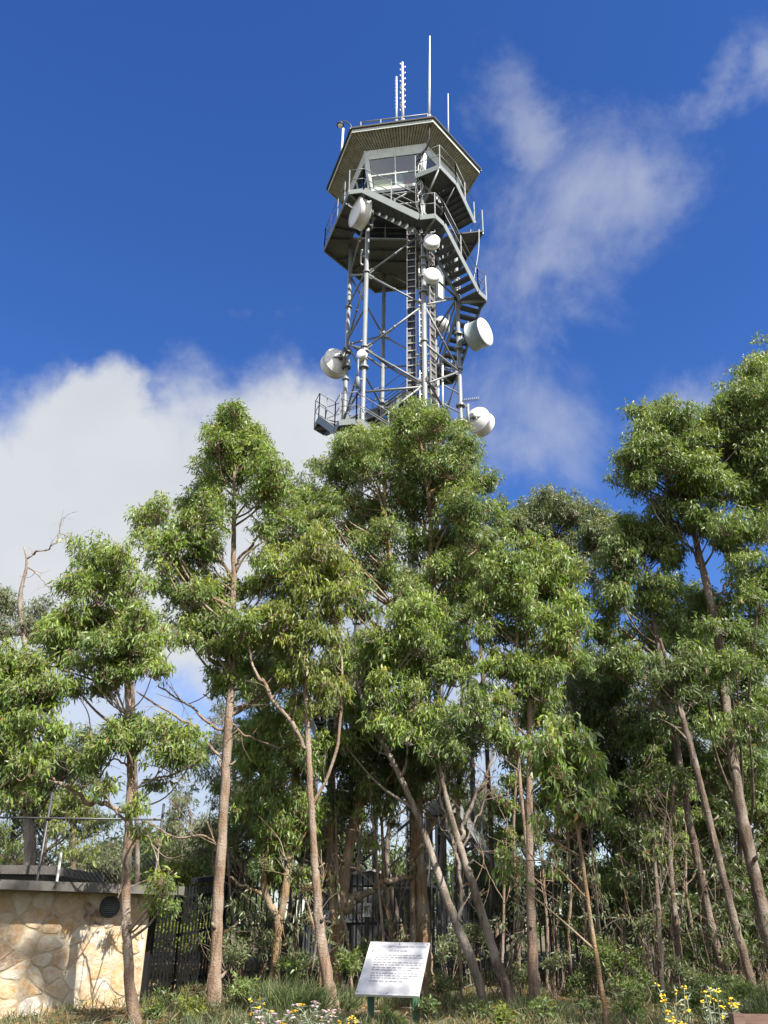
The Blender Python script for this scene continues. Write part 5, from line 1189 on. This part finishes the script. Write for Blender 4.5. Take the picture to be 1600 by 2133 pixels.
# ------------------------------------------------------------------ shrubs, flowers, grass
def shrub(name, label, x, y, Y, r, leaf, seed, L0=.07, dens=1.0, droop=.1, group='low shrubs under the trees', up=.5, young=.4):
    """bush with several stems; r in photo px, centred at (x, y)"""
    rng = np.random.default_rng(seed); c = P(x, y, Y); k = MPP(c); r = r*k; g = gz(c[0], c[1])
    o = thing(name, label, 'shrub', (c[0], c[1], g), group); st = MB(); A = []
    n = 5
    for i in range(n):
        q = c+np.array([rng.uniform(-.7, .7)*r, rng.uniform(-.6, .6)*r, rng.uniform(-.3, .35)*r]); rr = r*rng.uniform(.45, .7)
        base = np.array([c[0]+rng.uniform(-.15, .15)*r, c[1]+rng.uniform(-.15, .15)*r, g-.03])
        st.tube(catmull([base, (base+q)/2+rng.normal(size=3)*r*.1, q], 5), np.linspace(.014, .005, 11), 6)
        for _ in range(7): e = q+nrm(rng.normal(size=3)+[0, 0, .5])*rr*rng.uniform(.7, 1.15); st.tube([q-[0, 0, .2*rr], (q+e)/2, e], [.006, .004, .002], 4, False)
        nl = int(dens*1500*rr*rr*(.07/L0)**2*2.6)
        p, ou, top, _, _ = clump_points(rng, q, rr, max(nl, 60), leaves=5); ou[:, 2] += up
        A.append(sprays(rng, p, ou, top, 5, L0, droop, young, .03))
    st.build('stems', 'bark_dark', o)
    cat = [np.concatenate([a[i] for a in A]) for i in range(6)]
    keep = cat[0][:, 2] > ground_z(cat[0][:, 0], cat[0][:, 1])+.01
    leaf_mesh('foliage', leaf, o, *[a[keep] for a in cat[:4]], rng, cat[4][keep], cat[5][keep])
SH = [
 ('leafy_shrub', 'grey green shrub at the foot of the tall pale trunk, right side', 490, 1990, 14.9, 45, 'leaf_grey'),
 ('leafy_shrub', 'fine bright shrub at the bottom edge left of the tall pale trunk', 385, 2105, 13.0, 42, 'leaf_yellowgreen'),
 ('leafy_shrub', 'dark shrub between the tall pale trunk and the crooked orange one', 530, 1960, 16.2, 46, 'leaf_dark'),
 ('leafy_shrub', 'dark shrub under the camera sign behind the board', 770, 1975, 16.8, 42, 'leaf_mid'),
 ('leafy_shrub', 'green shrub just left of the information board', 715, 2010, 15.4, 52, 'leaf_mid'),
 ('leafy_shrub', 'green shrub behind the left edge of the information board', 755, 1990, 16.2, 38, 'leaf_dark'),
 ('leafy_shrub', 'grey green shrub right behind the board beside the orange trunk', 935, 1990, 16.9, 42, 'leaf_grey'),
 ('leafy_shrub', 'grey leaved shrub between the two leaning trunks', 975, 1960, 17.5, 40, 'leaf_grey'),
 ('leafy_shrub', 'low dark shrub right of the board at the first leaning trunk foot', 930, 2050, 15.2, 40, 'leaf_dark'),
 ('leafy_shrub', 'low green shrub between the leaning trunk and the pale trunk', 1085, 2035, 15.8, 38, 'leaf_dark'),
 ('leafy_shrub', 'silvery young shrub at the foot of the bright crowned tree', 1150, 2010, 15.4, 38, 'leaf_grey'),
 ('leafy_shrub', 'dark green shrub right of the silvery young shrub', 1200, 2040, 15.6, 46, 'leaf_dark'),
 ('leafy_shrub', 'broad mid green shrub left of the dark short trunk at right', 1290, 2010, 16.0, 60, 'leaf_mid'),
 ('leafy_shrub', 'broad dark shrub behind the yellow flowering plants', 1330, 2060, 14.4, 52, 'leaf_dark'),
 ('leafy_shrub', 'shaded shrub behind the dark leaning stem at right', 1440, 1990, 16.0, 55, 'leaf_dark'),
 ('leafy_shrub', 'shaded shrub at the foot of the long leaning trunk', 1480, 2070, 14.0, 48, 'leaf_dark'),
 ('leafy_shrub', 'shaded shrub at the right edge under the heavy trunk', 1570, 2000, 15.4, 58, 'leaf_mid'),
 ('leafy_shrub', 'tall thin leaved shrub in the middle of the right thicket', 1320, 1890, 17.2, 70, 'leaf_dark'),
 ('leafy_shrub', 'tall grey leaved shrub right of the bright crowned tree', 1165, 1920, 17.4, 62, 'leaf_dark'),
 ('leafy_shrub', 'tall dark shrub behind the young reddish stem', 1250, 1920, 18.0, 62, 'leaf_dark'),
 ('leafy_shrub', 'tall dark shrub between the leaning trunks at right', 1500, 1900, 17.2, 68, 'leaf_dark'),
 ('leafy_shrub', 'tall dark shrub against the right picture edge', 1600, 1900, 16.8, 66, 'leaf_dark'),
 ('leafy_shrub', 'tall dark shrub left of the dark leaning stem', 1390, 1900, 18.0, 64, 'leaf_mid'),
 ('leafy_shrub', 'green bush seen through the fence beside the stone building', 370, 1960, 19.5, 70, 'leaf_yellowgreen'),
 ('leafy_shrub', 'dark bush seen through the fence behind the tall pale trunk', 430, 1950, 20.5, 75, 'leaf_mid'),
 ('leafy_shrub', 'low shrub at the base of the fence by the stone wall', 335, 2090, 14.6, 30, 'leaf_dark'),
 ('leafy_shrub', 'small fresh green shrub at the bottom edge right of the board', 1130, 2110, 12.8, 30, 'leaf_mid'),
 ('leafy_shrub', 'straggly pale leaved shrub hanging beside the dark short trunk', 1350, 1930, 14.9, 30, 'leaf_grey'),
 ('leafy_shrub', 'dark ferny shrub at the left foot of the thick forked trunk', 620, 2010, 15.6, 44, 'leaf_dark'),
 ('leafy_shrub', 'low bushy shrub at the bottom edge between the leaning trunks', 1000, 2110, 13.4, 34, 'leaf_dark'),
 ('leafy_shrub', 'dark bush behind the spiked fence left of the hut', 560, 1930, 19.6, 62, 'leaf_dark'),
 ('leafy_shrub', 'bright low shrub covering the legs of the information board', 815, 2122, 12.2, 26, 'leaf_mid'),
 ('leafy_shrub', 'low mid green shrub under the right corner of the information board', 890, 2100, 12.6, 28, 'leaf_dark'),
 ('leafy_shrub', 'low yellowish shrub at the bottom edge below the long leaning trunk', 1060, 2118, 12.6, 24, 'leaf_yellowgreen'),
 ('leafy_shrub', 'low green shrub at the bottom edge right of the reddish young stem', 1310, 2110, 12.4, 34, 'leaf_mid'),
 ('leafy_shrub', 'low green shrub left of the reddish young stem near the bottom edge', 1215, 2095, 12.8, 34, 'leaf_dark'),
 ('leafy_shrub', 'mid green shrub in front of the crooked orange trunk', 600, 2030, 14.8, 36, 'leaf_mid'),
 ('leafy_shrub', 'mid green shrub right of the tall pale trunk near its foot', 500, 2060, 14.0, 34, 'leaf_mid'),
 ('leafy_shrub', 'low shrub at the bottom edge between the stone wall and the tall pale trunk', 325, 2112, 13.0, 28, 'leaf_mid'),
 ('leafy_shrub', 'mid green shrub in front of the rightmost leaning pair', 1540, 2080, 12.8, 40, 'leaf_mid'),
 ('leafy_shrub', 'sunlit green shrub in the middle of the undergrowth right of the pale bright crowned trunk', 1240, 1990, 15.4, 48, 'leaf_mid'),
 ('leafy_shrub', 'sunlit shrub in the undergrowth left of the long leaning trunk', 1400, 2020, 15.2, 46, 'leaf_grey'),
 ('leafy_shrub', 'dark bush behind the spiked fence right of the hut', 1000, 1930, 20.4, 62, 'leaf_dark'),
]
for i, (nm, lab, x, y, Y, r, lf) in enumerate(SH): shrub(nm, lab, x, y, Y, r, lf, 200+i)

def flower_plant(label, x, y, Y, h, seed, nst, spread, pale=False, group='flowering plants in the grass'):
    """clump of grey-leaved stems with flower heads; (x, y) is the top centre in the photo, h in metres"""
    rng = np.random.default_rng(seed); c = P(x, y, Y); g = gz(c[0], c[1])
    o = thing('flowering_plant', label, 'flowering plant', (c[0], c[1], g), group); st = MB(); A = []
    for i in range(nst):
        tip = c+np.array([rng.uniform(-1, 1)*spread, rng.uniform(-.7, .7)*spread, -rng.random()*h*.5]); b = np.array([c[0]+rng.uniform(-.35, .35)*spread, c[1]+rng.uniform(-.3, .3)*spread, g-.02])
        path = catmull([b, b*.45+tip*.55+[rng.normal()*.03, 0, .06], tip], 6); st.tube(path, np.linspace(.006, .003, len(path)), 5)
        k = 16; j = rng.integers(3, len(path), k); pos = path[j]; dr = rng.normal(size=(k, 3))*[1, 1, .35]+[0, 0, .35]
        A.append((pos, dr, rng.uniform(.045, .095, k), rng.uniform(.012, .02, k)))
        m = MB(); hd = tip+[0, 0, .005]
        for q in range(rng.integers(3, 7)):
            cc = hd+rng.normal(size=3)*[.018, .018, .010]; rr = rng.uniform(.010, .016)*(1.25 if pale else 1)
            m.lathe(cc, nrm(rng.normal(size=3)*.35+[0, -.2, 1]), [(-rr*.5, .001), (-rr*.2, rr*.75), (rr*.15, rr), (rr*.35, rr*.8), (rr*.5, rr*.35), (rr*.45, .001)], 9)
            if pale:
                for w in range(9):
                    an = w*2*math.pi/9; e = cc+np.array([math.cos(an), math.sin(an)*.8, .25])*rr*2.0; s_ = np.array([-math.sin(an), math.cos(an), 0])*rr*.4
                    m.add([cc, (cc+e)/2+s_, e, (cc+e)/2-s_], [(0, 1, 2, 3)])
        m.build('flower', 'petal_pale' if pale and i % 4 else 'petal_yellow', o)
    st.build('stems', 'stem_grey', o)
    ct = [np.concatenate([a[i] for a in A]) for i in range(4)]; n = len(ct[0]); leaf_mesh('foliage', 'leaf_silver', o, *ct, rng, np.zeros(n), np.zeros(n), .1)
flower_plant('tall yellow flowered plant with grey leaves left of the bench corner', 1408, 2045, 9.8, .55, 301, 9, .17)
flower_plant('yellow flowered plant with upright leafy stems touching the bench corner', 1480, 2060, 9.6, .5, 302, 8, .18)
flower_plant('low yellow flowered plant at the bottom edge left of the bench', 1395, 2105, 9.4, .4, 303, 9, .16)
flower_plant('single yellow flowered plant right behind the bench corner', 1532, 2078, 9.9, .4, 304, 4, .08)
flower_plant('small yellow flowered plant at the bottom edge left of the board legs', 715, 2108, 11.6, .4, 305, 7, .15)
flower_plant('yellow flowered plant at left above the pale pink daisy clump', 543, 2078, 12.0, .5, 306, 6, .14)
flower_plant('pale pink and white daisy clump, left of two near the bottom edge', 570, 2108, 11.6, .45, 307, 20, .30, True)
flower_plant('pale pink and white daisy clump, right of two left of the board', 648, 2088, 12.0, .5, 308, 20, .28, True)
flower_plant('tiny yellow flowered plant behind the information board top edge', 832, 1925, 17.0, .9, 309, 5, .2)
flower_plant('tiny yellow flowered plant between the leaning trunks near the fence', 980, 1955, 17.2, .8, 310, 5, .15)

def tuft(label, x, y, Y, h, n, seed, r):
    h *= .62; n = int(n*.6)
    rng = np.random.default_rng(seed); c = P(x, y, Y); g = gz(c[0], c[1])
    an = rng.random(n)*6.283; rr = r*np.sqrt(rng.random(n)); pos = np.stack([c[0]+rr*np.cos(an), c[1]+rr*np.sin(an), np.full(n, g)], 1)
    dr = np.stack([np.cos(an)*rr/r*.7+rng.normal(size=n)*.2, np.sin(an)*rr/r*.7+rng.normal(size=n)*.2, np.ones(n)], 1)
    o = leaf_mesh('grass_tussock', 'grass_blade', None, pos, dr, h*rng.uniform(.5, 1.2, n), rng.uniform(.008, .014, n), rng, rng.random(n)**4, np.zeros(n), .35)
    tag(o, label, 'grass tussock', 'grass tussocks under the trees')
tuft('big green grass tussock behind the daisy clumps', 605, 2060, 14.0, .75, 1500, 401, .55)
tuft('green grass tussock left of the crooked orange trunk foot', 545, 2050, 14.4, .6, 900, 402, .4)
tuft('long dry grass tussock at the foot of the long leaning trunk', 1510, 2050, 14.2, .9, 1200, 403, .5)
tuft('long grass tussock right of the two leaning trunks at the right edge', 1570, 2050, 13.6, .9, 1200, 404, .5)
tuft('grass tussock below the bright crowned tree trunk', 1120, 2075, 14.0, .5, 900, 405, .45)
tuft('grass tussock in front of the thick forked trunk', 680, 2060, 14.6, .55, 900, 406, .45)
tuft('grass tussock left of the dark short trunk at right', 1345, 2040, 15.0, .6, 900, 407, .4)
def grass():
    rng = np.random.default_rng(5); n = 100000
    y = 8+12*rng.random(n)**1.25; x = (rng.random(n)*2-1)*(y*.52+.5)
    den = np.sin(x*1.7+y*.8)+np.sin(x*.6-y*1.9)+rng.normal(size=n)*.8; k = den > -.5; x, y = x[k], y[k]; n = len(x)
    pos = np.stack([x, y, ground_z(x, y)-.01], 1); dr = rng.normal(size=(n, 3))*[.42, .42, .05]+[0, 0, 1]
    L = rng.uniform(.07, .24, n)*(1+.35*np.sin(x*.9+y*1.3)); W = rng.uniform(.007, .013, n)
    o = leaf_mesh('grass', 'grass_blade', None, pos, dr, L, W, rng, np.clip(rng.random(n)*1.3-.35+.25*np.sin(x*.8), 0, 1), (rng.random(n) < .08)*1., .3)
    o['kind'] = 'stuff'; o['label'] = 'rough green and straw coloured grass under the trees'; o['category'] = 'grass'
    n = 42000; y = 10+11*rng.random(n); x = (rng.random(n)*2-1)*(y*.5)
    pos = np.stack([x, y, ground_z(x, y)+.012], 1); dr = rng.normal(size=(n, 3))*[1, 1, .12]
    o = leaf_mesh('leaf_litter', 'leaf_grey', None, pos, dr, rng.uniform(.05, .12, n), rng.uniform(.014, .026, n), rng, np.zeros(n), rng.uniform(.6, 1, n), .3)
    o['kind'] = 'stuff'; o['label'] = 'fallen brown gum leaves lying on the soil'; o['category'] = 'leaf litter'
grass()

def far_wood():
    rng = np.random.default_rng(77); A = []
    for i in range(95):
        Y = rng.uniform(36, 48); x = rng.uniform(-.56, .56)*Y; g = gz(x, Y); h = rng.uniform(.2, 1.0)
        c = np.array([x, Y, g+rng.uniform(.6, 2.4)+h]); r = rng.uniform(.9, 1.7)
        p, o, top, _, _ = clump_points(rng, c, r, 620); A.append(sprays(rng, p, o, top, 6, .26, .5, .3))
    o = leaf_mesh('far_woodland', 'leaf_dark', None, *[np.concatenate([a[i] for a in A]) for i in range(4)], rng, np.concatenate([a[4] for a in A]), np.concatenate([a[5] for a in A]))
    o['kind'] = 'stuff'; o['label'] = 'dark belt of far off bushland low behind the fence'; o['category'] = 'woodland'
far_wood()

def scrub():
    rng = np.random.default_rng(78); A = []
    for i in range(150):
        Y = rng.uniform(21.5, 35); x = rng.uniform(-.56, .56)*Y
        if abs(x-.6) < 5.2 and Y < 31: continue
        g = gz(x, Y); c = np.array([x, Y, g+rng.uniform(.1, .9)]); r = rng.uniform(.45, .85)
        p, o, top, _, _ = clump_points(rng, c, r, 420); A.append(sprays(rng, p, o, top, 6, .17, .2, .3))
    o = leaf_mesh('scrub', 'leaf_dark', None, *[np.concatenate([a[i] for a in A]) for i in range(4)], rng, np.concatenate([a[4] for a in A]), np.concatenate([a[5] for a in A]))
    o['kind'] = 'stuff'; o['label'] = 'low dark scrub covering the ground behind the trees and fence'; o['category'] = 'scrub'
scrub()
def twiggy(label, x, y, Y, h, seed, n=9):
    '''bare grey twigs standing up from the ground, few leaves'''
    rng = np.random.default_rng(seed); c = P(x, y, Y); g = gz(c[0], c[1]); b0 = np.array([c[0], c[1], g-.03])
    o = thing('twiggy_shrub', label, 'shrub', b0, 'dry twiggy shrubs in the thicket'); m = MB(); tips = []
    for i in range(n):
        b = b0+[rng.uniform(-.25, .25), rng.uniform(-.25, .25), 0]; t = b+[rng.normal()*.35, rng.normal()*.3, h*rng.uniform(.55, 1.1)]
        pa = catmull([b, (b+t)/2+rng.normal(size=3)*[.12, .12, .05], t], 6); m.tube(pa, np.linspace(.011, .003, len(pa)), 5); tips.append(t)
        for j in rng.integers(4, len(pa), 4):
            d = nrm(rng.normal(size=3)*[1, 1, .4]+[0, 0, .8])*rng.uniform(.2, .55); m.tube([pa[j], pa[j]+d*.5+rng.normal(size=3)*.03, pa[j]+d], [.006, .004, .002], 4, False); tips.append(pa[j]+d)
    m.build('stems', 'bark_dark', o); tips = np.array(tips); k = len(tips)
    A = sprays(rng, tips, rng.normal(size=(k, 3))*.4, np.zeros(k), 9, .09, .6, .2, .08)
    leaf_mesh('foliage', 'leaf_grey', o, *A[:4], rng, A[4], A[5])
for a in (('pale dry twigs standing before the middle of the right hand thicket', 1380, 2000, 15.2, 2.6, 501), ('dry twigs just right of the young reddish stem', 1290, 2020, 15.6, 2.2, 502),
          ('dry twigs between the long leaning trunk and its bare neighbour', 1470, 2010, 15.8, 2.4, 503), ('dry twigs at the left foot of the bright crowned tree', 1060, 2040, 15.6, 1.4, 504),
          ('dry twigs under the arching side limb behind the board', 800, 2000, 16.3, 2.2, 505), ('dry twigs left of the thick forked trunk', 640, 2020, 15.2, 1.6, 506),
          ('dry twigs right of the tall pale trunk near the fence', 500, 2010, 15.4, 1.5, 507), ('tall pale twigs rising at the back of the right thicket', 1340, 1960, 17.6, 3.4, 508),
          ('tall dry twigs between the young reddish stem and the bright crowned tree', 1180, 2000, 16.4, 2.6, 509), ('dry twigs at the right edge below the heavy trunk', 1570, 2040, 15.0, 2.0, 510)): twiggy(*a)

def PX(p):
    q = np.asarray(p, float)-CAM; z = q@FW
    return 800+F*(q@CR)/z, 1066.5-F*(q@CU)/z
def overhead():
    '''the tall trees standing right of the path, out of the frame, that shade the board and the undergrowth'''
    rng = np.random.default_rng(91)
    def grow(label, pts, tops, seed):
        rg = np.random.default_rng(seed); pts = [np.array(p, float) for p in pts]; b = pts[0]; b[2] = gz(b[0], b[1])-.05
        o = thing('eucalypt_tree', label, 'tree', b); m = MB(); path = catmull(pts, 8); m.tube(path, np.linspace(.2, .05, len(path)), 12); A = []
        for p, r in tops:
            dd = np.linalg.norm(path-p, axis=1)+(path[:, 2] > p[2]-.3)*20; a = path[int(np.argmin(dd))]
            m.tube(catmull([a, (a+p)/2+rg.normal(size=3)*.25, p], 7), np.linspace(.035, .008, 15), 7)
            for _ in range(5): e = p+nrm(rg.normal(size=3))*r; m.tube([p, (p+e)/2+rg.normal(size=3)*.05, e], [.009, .006, .003], 5, False)
            q, ou, top, _, _ = clump_points(rg, p, r, int(1500*r*r)); A.append(sprays(rg, q, ou, top, 6, .12, 1.1, .5))
        m.build('trunk', 'bark_pale', o)
        leaf_mesh('crown', 'leaf_mid', o, *[np.concatenate([a[k] for a in A]) for k in range(4)], rg, np.concatenate([a[4] for a in A]), np.concatenate([a[5] for a in A]))
    tops = []
    for i in range(26):
        g = np.array([rng.uniform(.4, 7.5), rng.uniform(11.0, 15.5), rng.uniform(.5, 1.4)]); t = rng.uniform(12.5, 15)
        q = g+SUNV*t; x_, y_ = PX(q)
        if (q-CAM)@FW > 0 and -160 < x_ < 1780 and y_ > -170: continue
        tops.append((q, rng.uniform(.4, .8)))
    grow('tall eucalypt right of the camera whose shade falls on the undergrowth', [(14.5, 3.5, 0), (14, 4, 4), (12.6, 4.8, 8), (11, 5.4, 11)], tops, 92)
    tops = []
    for i in range(12):
        g = np.array([rng.uniform(-5.2, .3), rng.uniform(12.2, 13.6), rng.uniform(1.0, 1.7)]); t = rng.uniform(15, 17)
        tops.append((g+SUNV*t, rng.uniform(.35, .65)))
    for u, v, r in ((-.5, .45, .22), (-.1, .1, .26), (.35, .05, .24), (.1, .55, .18), (.5, .5, .22), (-.3, -.3, .25)):
        tops.append((np.array([.05+u, 12.9+v*.4, 1.25+v*.5])+SUNV*16.5, r))
    grow('tall eucalypt behind the camera whose shade dapples the stone wall', [(10.5, -2, 0), (10.3, -1.2, 5), (9.3, .8, 9.5), (7.6, 2.8, 13)], tops, 93)
overhead()

def undergrowth_stems():
    rg = np.random.default_rng(610); xs = [505, 610, 730, 800, 960, 1045, 1140, 1190, 1255, 1300, 1345, 1400, 1445, 1490, 1540]
    for i, x in enumerate(xs):
        Y = rg.uniform(15.6, 18.2); tp = rg.uniform(1560, 1760); dx = rg.uniform(-35, 35)
        pts = [(x, 2030, 4.2), (x+dx*.25+rg.uniform(-5, 5), 1940, 4), (x+dx*.6+rg.uniform(-7, 7), 1860, 3.4), (x+dx, tp+40, 2.4), (x+dx*1.3, tp, 1.2)]
        tree('sapling', 'thin pale sapling stem with a few leaves rising from the undergrowth among the larger trunks', 'sapling', Y, [pts],
             [(x+dx*1.3, tp, 20), (x+dx+rg.uniform(-30, 30), tp+50, 18), (x+dx+rg.uniform(-35, 35), tp+110, 16)], 'leaf_bright', 'bark_pale', .8, .13, 1.0, .4, 620+i, group='thin saplings in the undergrowth', fill=0,
             limbs=[[(pts[2][0], 1870+rg.uniform(-30, 30), 1.8), (pts[2][0]+rg.uniform(-50, 50), 1800, 1.4), (pts[2][0]+rg.uniform(-80, 80), 1730, .8)] for k in range(2)])
undergrowth_stems()
def litter():
    rg = np.random.default_rng(9); m = MB()
    for i in range(520):
        y = rg.uniform(11, 18); x = rg.uniform(-.5, .5)*y; l = rg.uniform(.15, .9); a = rg.uniform(0, 6.28); p = np.array([x, y, 0]); q = p+[math.cos(a)*l, math.sin(a)*l, 0]; c = (p+q)/2+[rg.normal()*.04, rg.normal()*.04, 0]
        for v in (p, c, q): v[2] = gz(v[0], v[1])+.015
        c[2] += rg.uniform(0, .05); q[2] += rg.uniform(0, .12); r = rg.uniform(.003, .011); m.tube(catmull([p, c, q], 3), np.linspace(r, r*.4, 7), 5)
    o = m.build('fallen_twigs', 'bark_grey'); o['kind'] = 'stuff'; o['label'] = 'fallen twigs and sticks scattered over the ground'; o['category'] = 'twigs'
litter()
